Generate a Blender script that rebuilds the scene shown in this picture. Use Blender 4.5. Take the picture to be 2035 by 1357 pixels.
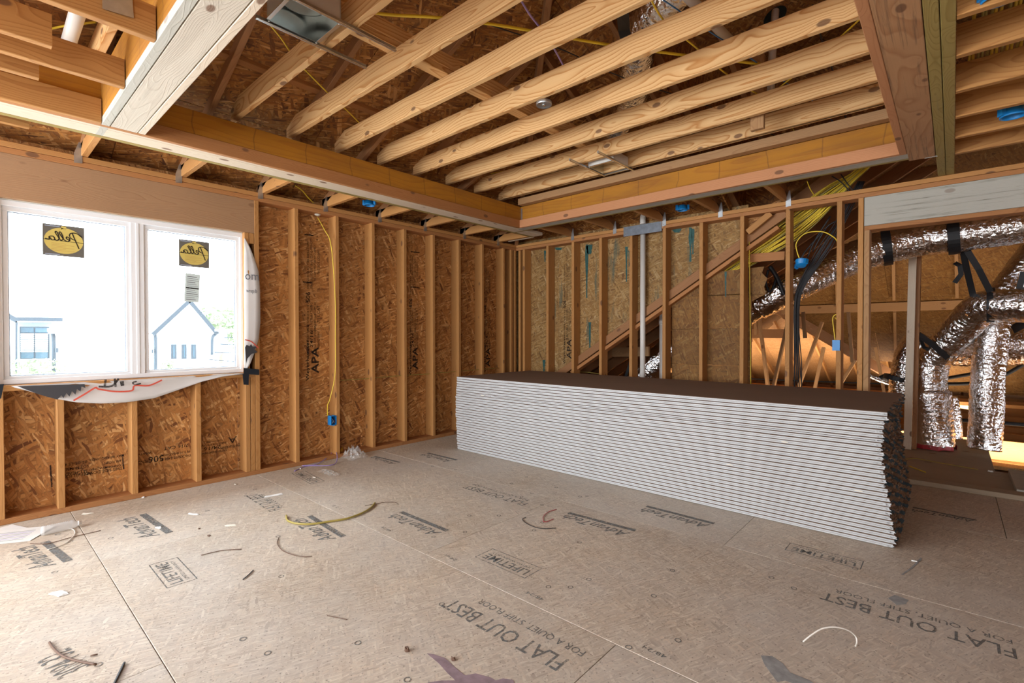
import bpy, bmesh, math, random
from mathutils import Vector, Matrix
for _o in list(bpy.data.objects): bpy.data.objects.remove(_o)
S = bpy.context.scene
COL = S.collection
R = random.Random(7)
# ------------------------------------------------------------------ camera
F_PX, YAW, PITCH, ROLL = 977.92, 0.7300, -0.0129, -0.0010
CAM = Vector((4.5475, -5.1737, 1.222))
_c, _s = math.cos, math.sin
AX = Vector((-_s(YAW)*_c(PITCH), _c(YAW)*_c(PITCH), _s(PITCH)))
_r = Vector((_c(YAW), _s(YAW), 0)); _u = _r.cross(AX)
RT = _r*_c(ROLL)+_u*_s(ROLL); UP = -_r*_s(ROLL)+_u*_c(ROLL)
cam = bpy.data.objects.new('camera', bpy.data.cameras.new('camera')); COL.objects.link(cam)
cam.matrix_world = Matrix(((RT.x, UP.x, -AX.x, CAM.x), (RT.y, UP.y, -AX.y, CAM.y), (RT.z, UP.z, -AX.z, CAM.z), (0, 0, 0, 1)))
cam.data.sensor_width = 36; cam.data.lens = F_PX*36/2035; cam.data.clip_start = 0.02
S.camera = cam
def P(u, v, ax, val):
    d = AX+RT*((u-1017.5)/F_PX)-UP*((v-678.5)/F_PX)
    i = 'xyz'.index(ax); return CAM+d*((val-CAM[i])/d[i])
# ------------------------------------------------------------------ light
S.view_settings.view_transform = 'Standard'; S.view_settings.look = 'None'
S.view_settings.gamma = 1; S.view_settings.use_curve_mapping = False
S.view_settings.exposure = 0.15
S.cycles.max_bounces = 8; S.cycles.diffuse_bounces = 3; S.cycles.glossy_bounces = 3; S.cycles.transparent_max_bounces = 8; S.cycles.transmission_bounces = 4
W = bpy.data.worlds.new('sky'); S.world = W; W.use_nodes = True
W.node_tree.nodes['Background'].inputs[0].default_value = (0.86, 0.93, 1.0, 1)
W.node_tree.nodes['Background'].inputs[1].default_value = 13.0
def area(name, loc, target, sx, sy, power, col):
    l = bpy.data.lights.new(name, 'AREA'); l.shape = 'RECTANGLE'; l.size = sx; l.size_y = sy
    l.energy = power; l.color = col
    o = bpy.data.objects.new(name, l); COL.objects.link(o); o.location = loc
    o.rotation_euler = (Vector(target)-Vector(loc)).to_track_quat('-Z', 'Y').to_euler()
    return o
# daylight through the room's other windows, behind and beside the camera; the last lamp is added fill
area('window_and_fill_light', (2.0, -8.3, 1.45), (2.0, 0, 1.2), 3.0, 1.5, 210, (0.86, 0.93, 1.0))
area('window_and_fill_light', (0.25, -6.9, 1.45), (4.0, -3.6, 1.2), 2.0, 1.4, 150, (0.86, 0.93, 1.0))
area('window_and_fill_light', (6.6, -8.2, 1.45), (0.5, -2.0, 1.3), 2.0, 1.4, 110, (0.95, 0.96, 1.0))  # added fill lamp aimed at the left wall, no window known there
# daylight that leaks through the open eaves of the attic
area('eave_daylight', (2.4, 2.95, -0.16), (2.6, 5.6, 1.4), 8.0, 0.22, 130, (1.0, 0.82, 0.62))
area('eave_daylight', (1.0, 7.2, -0.10), (1.2, 8.6, 1.2), 8.0, 0.22, 170, (1.0, 0.85, 0.68))
# ------------------------------------------------------------------ materials
def mat_new(name):
    m = bpy.data.materials.new(name); m.use_nodes = True; return m, m.node_tree.nodes, m.node_tree.links
def plain(name, col, rough=0.6, metal=0.0, noise=0.0, nscale=8.0, bump=0.0, **kw):
    m, N, L = mat_new(name); b = N['Principled BSDF']
    b.inputs['Base Color'].default_value = (*col, 1); b.inputs['Roughness'].default_value = rough
    b.inputs['Metallic'].default_value = metal
    for k, v in kw.items(): b.inputs[k.replace('_', ' ')].default_value = v
    if noise or bump:
        tc = N.new('ShaderNodeTexCoord'); n = N.new('ShaderNodeTexNoise'); n.inputs['Scale'].default_value = nscale
        n.inputs['Detail'].default_value = 5; L.new(tc.outputs['Object'], n.inputs['Vector'])
        if noise:
            mx = N.new('ShaderNodeMix'); mx.data_type = 'RGBA'; mx.blend_type = 'MULTIPLY'
            mx.inputs[0].default_value = 1
            cr = N.new('ShaderNodeValToRGB'); cr.color_ramp.elements[0].position = .3; cr.color_ramp.elements[1].position = .7
            a = 1-noise; cr.color_ramp.elements[0].color = (a, a, a, 1)
            L.new(n.outputs[0], cr.inputs[0]); mx.inputs[6].default_value = (*col, 1)
            L.new(cr.outputs[0], mx.inputs[7]); L.new(mx.outputs[2], b.inputs['Base Color'])
        if bump:
            bp = N.new('ShaderNodeBump'); bp.inputs['Strength'].default_value = bump; bp.inputs['Distance'].default_value = .01
            L.new(n.outputs[0], bp.inputs['Height']); L.new(bp.outputs[0], b.inputs['Normal'])
    return m
class G:                                   # tiny node helper
    def __init__(s, N, L): s.N, s.L = N, L
    def new(s, t, **ins):
        n = s.N.new(t)
        return n
    def math(s, op, a, b=None, c=None):
        n = s.N.new('ShaderNodeMath'); n.operation = op
        for i, v in enumerate((a, b, c)):
            if v is None: continue
            if isinstance(v, (int, float)): n.inputs[i].default_value = v
            else: s.L.new(v, n.inputs[i])
        return n.outputs[0]
    def vmath(s, op, a, b=None):
        n = s.N.new('ShaderNodeVectorMath'); n.operation = op
        for i, v in enumerate((a, b)):
            if v is None: continue
            if isinstance(v, tuple): n.inputs[i].default_value = v
            else: s.L.new(v, n.inputs[i])
        return n.outputs['Value'] if op in ('LENGTH', 'DOT_PRODUCT') else n.outputs[0]
    def mix(s, f, a, b, mode='MIX'):
        n = s.N.new('ShaderNodeMix'); n.data_type = 'RGBA'; n.blend_type = mode
        for i, v in ((0, f), (6, a), (7, b)):
            if isinstance(v, (int, float)): n.inputs[i].default_value = v
            elif isinstance(v, tuple): n.inputs[i].default_value = (*v, 1) if len(v) == 3 else v
            else: s.L.new(v, n.inputs[i])
        return n.outputs[2]
    def ramp(s, f, *stops):
        n = s.N.new('ShaderNodeValToRGB'); e = n.color_ramp.elements
        while len(e) < len(stops): e.new(0.5)
        for el, (p, c) in zip(e, stops):
            el.position = p; el.color = (c, c, c, 1) if isinstance(c, (int, float)) else (*c, 1)
        s.L.new(f, n.inputs[0]); return n.outputs[0]
    def noise(s, vec, scale, detail=3, rough=.5, dist=0, dim='3D'):
        n = s.N.new('ShaderNodeTexNoise'); n.noise_dimensions = dim; n.inputs['Scale'].default_value = scale
        n.inputs['Detail'].default_value = detail; n.inputs['Roughness'].default_value = rough
        n.inputs['Distortion'].default_value = dist; s.L.new(vec, n.inputs['Vector']); return n.outputs[0]
def coords(g, spread=37.0):
    tc = g.N.new('ShaderNodeTexCoord'); oi = g.N.new('ShaderNodeObjectInfo')
    cb = g.N.new('ShaderNodeCombineXYZ')
    for i, k in enumerate((1.0, .61, .37)): g.L.new(g.math('MULTIPLY', oi.outputs['Random'], spread*k), cb.inputs[i])
    return tc.outputs['Object'], g.vmath('ADD', tc.outputs['Object'], cb.outputs[0]), oi.outputs['Random']
def wood(name, light, dark, knot=(0.16, 0.07, 0.03), rings=260.0, contrast=.75, dirt=0.0, dirtcol=(.12, .12, .10), rough=.72, vary=.25, knots=1.0, marks=0):
    """sawn lumber: local X runs along the board"""
    m, N, L = mat_new(name); g = G(N, L); b = N['Principled BSDF']; b.inputs['Roughness'].default_value = rough
    raw, v, rnd = coords(g)
    sx = N.new('ShaderNodeSeparateXYZ'); L.new(v, sx.inputs[0])
    rx = N.new('ShaderNodeSeparateXYZ'); L.new(raw, rx.inputs[0])
    # slow wander of the pith along the board
    cb = N.new('ShaderNodeCombineXYZ'); L.new(g.math('MULTIPLY', sx.outputs[0], 1.1), cb.inputs[0])
    L.new(g.math('MULTIPLY', sx.outputs[1], 5.0), cb.inputs[1]); L.new(g.math('MULTIPLY', sx.outputs[2], 5.0), cb.inputs[2])
    wand = N.new('ShaderNodeTexNoise'); wand.inputs['Scale'].default_value = 1.0; wand.inputs['Detail'].default_value = 1.5
    L.new(cb.outputs[0], wand.inputs['Vector'])
    wv = g.vmath('SCALE', g.vmath('SUBTRACT', wand.outputs[1], (.5, .5, .5))); N[-1] if False else None
    for n in N:
        if n.type == 'VECT_MATH' and n.operation == 'SCALE': n.inputs[3].default_value = .17
    # knots
    kb = N.new('ShaderNodeCombineXYZ'); L.new(g.math('MULTIPLY', sx.outputs[0], 3.6), kb.inputs[0])
    L.new(g.math('MULTIPLY', sx.outputs[1], 7.0), kb.inputs[1]); L.new(g.math('MULTIPLY', sx.outputs[2], 7.0), kb.inputs[2])
    vo = N.new('ShaderNodeTexVoronoi'); vo.inputs['Scale'].default_value = 1.0; L.new(kb.outputs[0], vo.inputs['Vector'])
    d = vo.outputs['Distance']
    push = g.math('MULTIPLY', g.math('POWER', 2.718, g.math('MULTIPLY', g.math('MULTIPLY', d, d), -14.0)), .034*knots)
    yz = N.new('ShaderNodeCombineXYZ')
    swv = N.new('ShaderNodeSeparateXYZ'); L.new(wv, swv.inputs[0])
    L.new(g.math('ADD', g.math('ADD', rx.outputs[1], g.math('SUBTRACT', g.math('MULTIPLY', rnd, .10), .03)), swv.outputs[1]), yz.inputs[1])
    L.new(g.math('ADD', g.math('ADD', rx.outputs[2], g.math('SUBTRACT', .05, g.math('MULTIPLY', rnd, .12))), swv.outputs[2]), yz.inputs[2])
    dist = g.math('ADD', g.vmath('LENGTH', yz.outputs[0]), push)
    ring = g.math('FRACT', g.math('MULTIPLY', dist, rings/2.4))
    ring = g.ramp(ring, (0.0, 0.0), (.62, .25), (.9, 1.0), (1.0, 0.0))
    fb = N.new('ShaderNodeCombineXYZ'); L.new(g.math('MULTIPLY', sx.outputs[0], 3.0), fb.inputs[0])
    L.new(g.math('MULTIPLY', sx.outputs[1], 160.0), fb.inputs[1]); L.new(g.math('MULTIPLY', sx.outputs[2], 160.0), fb.inputs[2])
    fib = g.noise(fb.outputs[0], 1.0, 3)
    big = g.noise(v, 2.2, 3)
    f = g.math('MULTIPLY', g.math('ADD', g.math('MULTIPLY', ring, .7), g.math('MULTIPLY', fib, .35)), contrast)
    c = g.mix(f, light, dark)
    mul = g.math('ADD', 1-vary*.9, g.math('ADD', g.math('MULTIPLY', big, vary), g.math('MULTIPLY', rnd, vary*.8)))
    gr = N.new('ShaderNodeCombineColor')
    for i in range(3): L.new(mul, gr.inputs[i])
    c = g.mix(1.0, c, gr.outputs[0], 'MULTIPLY')
    kf = g.ramp(d, (0.0, 1.0), (.10, 1.0), (.135, 0.0))
    c = g.mix(g.math('MULTIPLY', kf, .85*knots), c, knot)
    if dirt:
        df = g.ramp(g.noise(fb.outputs[0], .35, 6, .75), (.52, 0.0), (.66, 1.0))
        df2 = g.ramp(g.noise(v, 3.0, 4), (.42, 0.0), (.62, 1.0))
        c = g.mix(g.math('MULTIPLY', g.math('MULTIPLY', df, df2), dirt), c, dirtcol)
    if marks:
        fx = g.math('FRACT', g.math('MULTIPLY', g.math('ADD', sx.outputs[0], g.math('MULTIPLY', swv.outputs[1], .6)), marks))
        c = g.mix(g.math('MULTIPLY', g.math('LESS_THAN', fx, .022), .38), c, (.05, .02, .006))
        c = g.mix(g.math('MULTIPLY', g.ramp(g.noise(g.vmath('MULTIPLY', v, (2.2, 9, 9)), 1.0, 4), (.45, 0.0), (.7, 1.0)), .45), c, (.20, .07, .012))
    L.new(c, b.inputs['Base Color'])
    bp = N.new('ShaderNodeBump'); bp.inputs['Strength'].default_value = .25; bp.inputs['Distance'].default_value = .002
    L.new(g.math('ADD', ring, fib), bp.inputs['Height']); L.new(bp.outputs[0], b.inputs['Normal'])
    return m
def osb(name, cols, size=1.0, contrast=1.0, stain=None, dust=None, rough=.75, dark=(.06, .03, .012), specks=0.0, stain_th=.55, bias=0.0):
    """strand board: local XY is the face; overlapping stretched voronoi flakes in several directions"""
    m, N, L = mat_new(name); g = G(N, L); b = N['Principled BSDF']; b.inputs['Roughness'].default_value = rough
    raw, v, rnd = coords(g)
    wob = N.new('ShaderNodeTexNoise'); wob.noise_dimensions = '3D'; wob.inputs['Scale'].default_value = 9; wob.inputs['Detail'].default_value = 1
    L.new(v, wob.inputs['Vector'])
    sc = N.new('ShaderNodeVectorMath'); sc.operation = 'SCALE'; sc.inputs[3].default_value = .03
    L.new(g.vmath('SUBTRACT', wob.outputs[1], (.5, .5, .5)), sc.inputs[0])
    vv = g.vmath('ADD', v, sc.outputs[0])
    base = None; h = None
    for i, (ang, lx, ly) in enumerate(((8, .15, .022), (-38, .12, .017), (52, .10, .014), (-12, .17, .024), (95, .09, .013), (28, .13, .019), (-68, .08, .010))):
        mp = N.new('ShaderNodeMapping'); mp.vector_type = 'POINT'
        mp.inputs['Rotation'].default_value = (0, 0, math.radians(ang)); mp.inputs['Location'].default_value = (i*3.3, i*1.7, 0)
        L.new(vv, mp.inputs['Vector'])
        ms = g.vmath('MULTIPLY', mp.outputs[0], (1/(lx*size), 1/(ly*size), 0.0))
        vo = N.new('ShaderNodeTexVoronoi'); vo.voronoi_dimensions = '2D'; vo.inputs['Scale'].default_value = 1; L.new(ms, vo.inputs['Vector'])
        sp = N.new('ShaderNodeSeparateColor'); L.new(vo.outputs['Color'], sp.inputs[0])
        cr = N.new('ShaderNodeValToRGB'); e = cr.color_ramp.elements
        while len(e) < len(cols): e.new(.5)
        for k, (el, cc) in enumerate(zip(e, cols)): el.position = k/(len(cols)-1); el.color = (*cc, 1)
        L.new(sp.outputs[0], cr.inputs[0])
        edge = g.ramp(vo.outputs['Distance'], (.40, 0.0), (.62, 1.0))
        cl = g.mix(g.math('MULTIPLY', edge, .55*contrast), cr.outputs[0], dark)
        if base is None: base = cl; h = sp.outputs[1]
        else:
            mk = g.math('MULTIPLY', g.math('GREATER_THAN', sp.outputs[1], .60+bias), g.math('LESS_THAN', vo.outputs['Distance'], .60))
            base = g.mix(mk, base, cl); 
            h = g.math('MAXIMUM', h, g.math('MULTIPLY', mk, sp.outputs[1]))
    fb = g.vmath('MULTIPLY', vv, (60, 420, 60))
    fib = g.noise(fb, 1.0, 2)
    c = g.mix(.32*contrast, base, g.ramp(fib, (.3, .35), (.7, 1.0)), 'MULTIPLY')
    big = g.noise(v, 1.3, 3)
    c = g.mix(.45, c, g.ramp(big, (.3, .62), (.7, 1.12)), 'MULTIPLY')
    if stain:
        sv = g.vmath('MULTIPLY', v, (1.2, 9.0, 1.0))
        sf = g.ramp(g.noise(sv, 1.0, 5, .6), (stain_th, 0.0), (stain_th+.10, 1.0))
        c = g.mix(g.math('MULTIPLY', sf, .75), c, stain)
    if dust:
        df = g.ramp(g.noise(v, 1.1, 7, .65), (.30, .25), (.62, 1.0))
        c = g.mix(g.math('MULTIPLY', df, dust[3]), c, dust[:3])
    if specks:
        vs = N.new('ShaderNodeTexVoronoi'); vs.voronoi_dimensions = '2D'; vs.inputs['Scale'].default_value = 26; L.new(v, vs.inputs['Vector'])
        c = g.mix(g.math('MULTIPLY', g.ramp(vs.outputs['Distance'], (.055, 1.0), (.09, 0.0)), specks), c, (.10, .075, .055))
    L.new(c, b.inputs['Base Color'])
    bp = N.new('ShaderNodeBump'); bp.inputs['Strength'].default_value = .35; bp.inputs['Distance'].default_value = .003
    L.new(h, bp.inputs['Height']); L.new(bp.outputs[0], b.inputs['Normal'])
    return m
M = {}
M['stud'] = wood('fir_stud', (0.485, 0.234, 0.071), (0.324, 0.120, 0.020), vary=.22, contrast=.55)
M['plate'] = wood('fir_plate', (0.432, 0.190, 0.061), (0.283, 0.095, 0.024), vary=.22, contrast=.6)
M['red'] = wood('reddish_fir', (0.527, 0.242, 0.106), (0.391, 0.145, 0.055), vary=.12, contrast=.5)
M['joist'] = wood('pine_joist', (0.777, 0.501, 0.230), (0.452, 0.175, 0.030), vary=.16, contrast=1.0, rings=120)
M['web'] = wood('pine_web', (.42, .235, .10), (.26, .115, .04), vary=.25, contrast=.6)
M['rafter'] = wood('fir_rafter', (.34, .16, .06), (.22, .085, .03), vary=.2, contrast=.6)
M['lvl'] = wood('laminated_veneer', (0.409, 0.169, 0.006), (0.289, 0.090, 0.004), rings=60, vary=.25, contrast=.6, knots=0, marks=2.6, dirt=.5, dirtcol=(0.192, 0.062, 0.013))
M['rough'] = wood('weathered_rough_board', (.60, .53, .43), (.47, .38, .28), vary=.12, contrast=.5, dirt=.55, dirtcol=(.20, .17, .13))
M['pale'] = wood('pale_pine', (.66, .55, .42), (.52, .38, .25), vary=.1, contrast=.4)
M['grey'] = wood('grey_weathered_board', (.45, .43, .37), (.36, .32, .25), vary=.12, contrast=.3, dirt=.9, dirtcol=(.09, .09, .05), knots=.5)
M['treated'] = wood('treated_yellow_green_board', (0.366, 0.271, 0.083), (0.220, 0.145, 0.027), vary=.15, contrast=.8, rings=330, dirt=.4)
M['bark'] = wood('rough_stained_timber', (.45, .25, .12), (.30, .125, .045), vary=.35, contrast=.8, rings=90, dirt=.8, dirtcol=(.09, .05, .03))
M['header'] = wood('header_board', (0.378, 0.216, 0.108), (0.288, 0.135, 0.059), vary=.15, contrast=.5, dirt=.25, knots=.6)
M['board'] = wood('orange_flat_board', (0.460, 0.224, 0.063), (0.295, 0.111, 0.021), vary=.15, contrast=.85, rings=150)
wallc = [(0.196, 0.063, 0.013), (0.607, 0.268, 0.069), (0.392, 0.153, 0.036), (0.723, 0.363, 0.112), (0.470, 0.191, 0.045), (0.879, 0.519, 0.207)]
M['osb'] = osb('strand_board_wall', wallc, 1.25, .8)
M['osb_stain'] = osb('strand_board_stained', [(0.174, 0.076, 0.017), (0.408, 0.225, 0.068), (0.285, 0.142, 0.037), (0.469, 0.285, 0.102), (0.323, 0.165, 0.041), (0.540, 0.357, 0.160)], 1.2, .8, stain=(0.076, 0.103, 0.071), stain_th=.60)
M['osb_roof'] = osb('strand_board_roof', [(0.118, 0.034, 0.006), (0.413, 0.159, 0.026), (0.276, 0.091, 0.012), (0.549, 0.239, 0.054), (0.197, 0.061, 0.008), (0.684, 0.340, 0.107)], 1.3, .9)
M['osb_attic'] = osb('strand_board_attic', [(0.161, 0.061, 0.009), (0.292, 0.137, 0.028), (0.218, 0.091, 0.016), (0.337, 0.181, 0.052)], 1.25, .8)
M['osb_lit'] = osb('strand_board_lit_tone', [(0.426, 0.196, 0.058), (0.510, 0.252, 0.086), (0.459, 0.220, 0.073), (0.558, 0.301, 0.117)], 1.1, .5)  # lighter copy of the attic board, eave daylight put into its colour
M['floor'] = osb('subfloor_board', [(0.324, 0.214, 0.127), (0.665, 0.525, 0.373), (0.495, 0.369, 0.242), (0.771, 0.643, 0.479), (0.409, 0.289, 0.185), (0.710, 0.535, 0.361)], .62, .6, dust=(.60, .57, .52, .52), dark=(0.216, 0.139, 0.081), rough=.62, specks=.55, bias=-.1)
M['floor_edge'] = plain('subfloor_joint', (.09, .055, .03), .9)
M['floor_rim'] = wood('attic_grey_plank', (.40, .31, .21), (.30, .22, .14), vary=.15, contrast=.4, dirt=.4)
M['ink'] = plain('black_ink', (.020, .014, .010), .8)
M['ink_floor'] = plain('grey_ink', (.21, .21, .20), .8, noise=.35, nscale=60)
def worn(name, col, lo, hi, sc):
    m, N, L = mat_new(name); g = G(N, L); b = N['Principled BSDF']; b.inputs['Base Color'].default_value = (*col, 1); b.inputs['Roughness'].default_value = .8
    tc = N.new('ShaderNodeTexCoord'); geo = N.new('ShaderNodeNewGeometry')
    L.new(g.ramp(g.noise(geo.outputs['Position'], sc, 5, .7), (.36, lo), (.60, hi)), b.inputs['Alpha']); return m
M['ink_floor'] = worn('grey_ink', (.19, .19, .18), .10, .88, 28)
M['ink'] = worn('black_ink', (.018, .012, .009), .35, .95, 40)
M['ink_osb'] = worn('brown_black_ink', (.03, .016, .009), .2, .9, 45)
M['vinyl'] = plain('white_vinyl', (.80, .81, .82), .35)
M['spline'] = plain('grey_gasket', (.32, .37, .46), .5)
M['pvc'] = plain('pvc_pipe', (.72, .68, .62), .4, noise=.08, nscale=3)
M['copper'] = plain('cut_copper', (.35, .12, .05), .4, 0.6)
M['galv'] = plain('galvanised_steel', (.55, .57, .58), .38, .9, noise=.2, nscale=25)
M['galv_plate'] = plain('galvanised_plate', (.23, .25, .28), .5, .5, noise=.3, nscale=18)
M['steel'] = plain('bright_steel', (.74, .80, .80), .26, 1.0)
M['hole_shade'] = plain('hole_shade_tone', (.03, .05, .05), .3, .6)  # darkness of an opening, put into the colour of solid discs
M['black'] = plain('black_strap', (.008, .008, .009), .55)
M['cable_y'] = plain('yellow_cable', (.78, .56, .035), .45)
M['cable_dull'] = plain('aged_yellow_cable', (.36, .28, .06), .5)
M['cable_w'] = plain('white_cable', (.75, .70, .62), .45)
M['cable_k'] = plain('black_cable', (.010, .010, .012), .4)
M['cable_p'] = plain('purple_cable', (.30, .22, .48), .45)
M['cable_b'] = plain('blue_cable', (.03, .16, .42), .45)
M['red_wire'] = plain('red_wire', (.42, .03, .04), .45)
M['brown_wire'] = plain('brown_strip', (.14, .075, .045), .6)
M['bluebox'] = plain('blue_plastic', (.008, .22, .56), .38)
M['label'] = plain('paper_label', (.82, .82, .80), .6)
M['paper'] = plain('white_paper', (.80, .79, .75), .7, noise=.08, nscale=5)
M['scrap'] = plain('cream_scrap', (.76, .70, .58), .8, noise=.1, nscale=30)
M['dw_edge'] = plain('drywall_edge_paper', (.55, .555, .55), .75, noise=.10, nscale=14)
M['dw_back'] = plain('drywall_brown_backing', (.22, .135, .085), .85, noise=.10, nscale=2)
M['dw_core'] = plain('gypsum_core', (.62, .60, .57), .9, noise=.3, nscale=40)
M['dw_tape1'] = plain('brown_end_tape', (.25, .16, .10), .8, noise=.5, nscale=30)
M['dw_tape2'] = plain('blue_end_tape', (.045, .105, .145), .7, noise=.5, nscale=30)
M['wrap'] = plain('house_wrap', (.66, .63, .60), .5, noise=.06, nscale=6)
M['wrap_red'] = plain('red_print', (.60, .09, .055), .5)
M['wrap_grey'] = plain('grey_print', (.16, .16, .18), .5)
M['saw'] = plain('dark_saw_print', (.045, .045, .05), .5)
M['tape'] = plain('black_flashing_tape', (.012, .018, .026), .3)
M['sticker'] = plain('yellow_sticker', (.62, .48, .12), .6)
M['sticker_dark'] = plain('dark_sticker', (.13, .12, .10), .5)
M['sticker_pale'] = plain('pale_sticker', (.62, .72, .70), .6)
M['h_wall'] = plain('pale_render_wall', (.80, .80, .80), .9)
M['h_wall2'] = plain('shaded_render_wall', (.26, .30, .34), .9)  # darker copy of the pale wall, shade put into its colour
M['h_roof'] = plain('pale_roof', (.74, .75, .78), .8)
M['h_trim'] = plain('dark_metal_trim', (.03, .042, .055), .5)
M['h_glass'] = plain('blue_grey_glass', (.05, .085, .11), .1)
M['leaf'] = plain('pale_leaf', (.30, .36, .22), .8, noise=.5, nscale=20)
M['bark_t'] = plain('tree_bark', (.20, .15, .10), .9)
M['ground'] = plain('pale_ground', (.62, .60, .56), .9)
M['blackpipe'] = plain('black_insulated_pipe', (.012, .012, .014), .7)
M['plastic_y'] = plain('yellow_plastic', (.62, .36, .02), .4)
M['stain'] = plain('purple_stain', (.33, .235, .26), .75, noise=.35, nscale=30)
M['greystain'] = plain('mortar_smear', (.36, .36, .35), .8, noise=.4, nscale=30)
M['teal'] = plain('teal_paint_drip', (.02, .11, .095), .6, noise=.5, nscale=25)
def mk_foil():
    m, N, L = mat_new('foil_jacket'); g = G(N, L); b = N['Principled BSDF']
    b.inputs['Metallic'].default_value = 1; b.inputs['Roughness'].default_value = .17; b.inputs['Base Color'].default_value = (.80, .79, .78, 1)
    tc = N.new('ShaderNodeTexCoord')
    v2 = g.vmath('MULTIPLY', tc.outputs['Object'], (1, 1, 1))
    a = g.noise(v2, 11, 4, .6, 1.0); vo = N.new('ShaderNodeTexVoronoi'); vo.inputs['Scale'].default_value = 24; vo.feature = 'DISTANCE_TO_EDGE'
    L.new(g.vmath('ADD', v2, (0, 0, 0)), vo.inputs['Vector'])
    bp = N.new('ShaderNodeBump'); bp.inputs['Strength'].default_value = .85; bp.inputs['Distance'].default_value = .016
    L.new(g.math('ADD', a, g.math('MULTIPLY', vo.outputs['Distance'], .6)), bp.inputs['Height']); L.new(bp.outputs[0], b.inputs['Normal'])
    return m
M['foil'] = mk_foil()
def mk_clear(name, col, a):
    m, N, L = mat_new(name); b = N['Principled BSDF']; b.inputs['Base Color'].default_value = (*col, 1)
    b.inputs['Roughness'].default_value = .08; b.inputs['Alpha'].default_value = a
    return m
M['clear_hard'] = mk_clear('bottle_plastic', (.80, .80, .78), .42)
M['clear'] = mk_clear('clear_plastic', (.80, .77, .72), .20)
def mk_glass():
    m, N, L = mat_new('window_glass'); N.remove(N['Principled BSDF'])
    t = N.new('ShaderNodeBsdfTransparent'); gl = N.new('ShaderNodeBsdfGlossy'); gl.inputs['Roughness'].default_value = .02
    t.inputs[0].default_value = (.93, .97, .98, 1)
    mx = N.new('ShaderNodeMixShader'); mx.inputs[0].default_value = .05
    L.new(t.outputs[0], mx.inputs[1]); L.new(gl.outputs[0], mx.inputs[2]); L.new(mx.outputs[0], N['Material Output'].inputs[0])
    return m
M['glass'] = mk_glass()
# ------------------------------------------------------------------ object helpers
def link(name, me, mat, parent=None, mw=None):
    o = bpy.data.objects.new(name, me); COL.objects.link(o)
    if mat is not None:
        for x in (mat if isinstance(mat, (list, tuple)) else [mat]): me.materials.append(x)
    mw = mw or Matrix()
    if parent is not None:
        o.parent = parent; o.matrix_parent_inverse = parent_mw(parent).inverted()
    o.matrix_basis = mw
    WM[o.name] = mw
    return o
WM = {}
def parent_mw(p): return WM[p.name]
def root(name, loc=(0, 0, 0), kind=None, **pr):
    o = bpy.data.objects.new(name, None); COL.objects.link(o); o.location = loc; o.empty_display_size = .1
    WM[o.name] = Matrix.Translation(loc)
    if kind: o['kind'] = kind
    for k, v in pr.items(): o[k] = v
    return o
def tag(o, label=None, cat=None, group=None, kind=None):
    if label: o['label'] = label
    if cat: o['category'] = cat
    if group: o['group'] = group
    if kind: o['kind'] = kind
    return o
def mesh(verts, faces, smooth=False):
    me = bpy.data.meshes.new('m'); me.from_pydata([tuple(v) for v in verts], [], faces); me.update()
    if smooth:
        for p in me.polygons: p.use_smooth = True
    return me
def frame(p, x, up=(0, 0, 1)):
    x = Vector(x).normalized(); up = Vector(up)
    if abs(x.dot(up.normalized())) > .98: up = Vector((0, 1, 0))
    y = up.cross(x).normalized(); z = x.cross(y)
    p = Vector(p)
    return Matrix(((x.x, y.x, z.x, p.x), (x.y, y.y, z.y, p.y), (x.z, y.z, z.z, p.z), (0, 0, 0, 1)))
BOXC = {}
def boxmesh(l, w, h, c=.0025):
    """chamfered board, local X along it"""
    hl, hw, hh = l/2, w/2, h/2; c = min(c, hw*.4, hh*.4)
    prof = [(-hw+c, -hh), (hw-c, -hh), (hw, -hh+c), (hw, hh-c), (hw-c, hh), (-hw+c, hh), (-hw, hh-c), (-hw, -hh+c)]
    V = [(-hl, y, z) for y, z in prof]+[(hl, y, z) for y, z in prof]
    Fc = [(i, (i+1) % 8, 8+(i+1) % 8, 8+i) for i in range(8)]+[tuple(range(7, -1, -1)), tuple(range(8, 16))]
    Fc = [tuple(reversed(f)) for f in Fc]
    return mesh(V, Fc)
def lum(name, parent, a, b, w, h, mat, up=(0, 0, 1), c=.0025):
    a = Vector(a); b = Vector(b)
    me = boxmesh((b-a).length, w, h, c)
    return link(name, me, M[mat] if isinstance(mat, str) else mat, parent, frame((a+b)/2, b-a, up))
def bx(name, parent, x0, x1, y0, y1, z0, z1, mat, axis=None, c=.0025):
    d = (x1-x0, y1-y0, z1-z0); axis = axis if axis is not None else d.index(max(d))
    ctr = Vector(((x0+x1)/2, (y0+y1)/2, (z0+z1)/2)); e = Vector([1 if i == axis else 0 for i in range(3)])
    if axis == 0: w, h, up = d[1], d[2], (0, 0, 1)
    elif axis == 1: w, h, up = d[0], d[2], (0, 0, 1)
    else: w, h, up = d[0], d[1], (0, 1, 0)
    if axis == 2:
        fr = frame(ctr, e, (0, 1, 0)); w, h = d[0], d[1]
    else: fr = frame(ctr, e, up)
    me = boxmesh(d[axis], w, h, c)
    return link(name, me, M[mat] if isinstance(mat, str) else mat, parent, fr)
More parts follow.
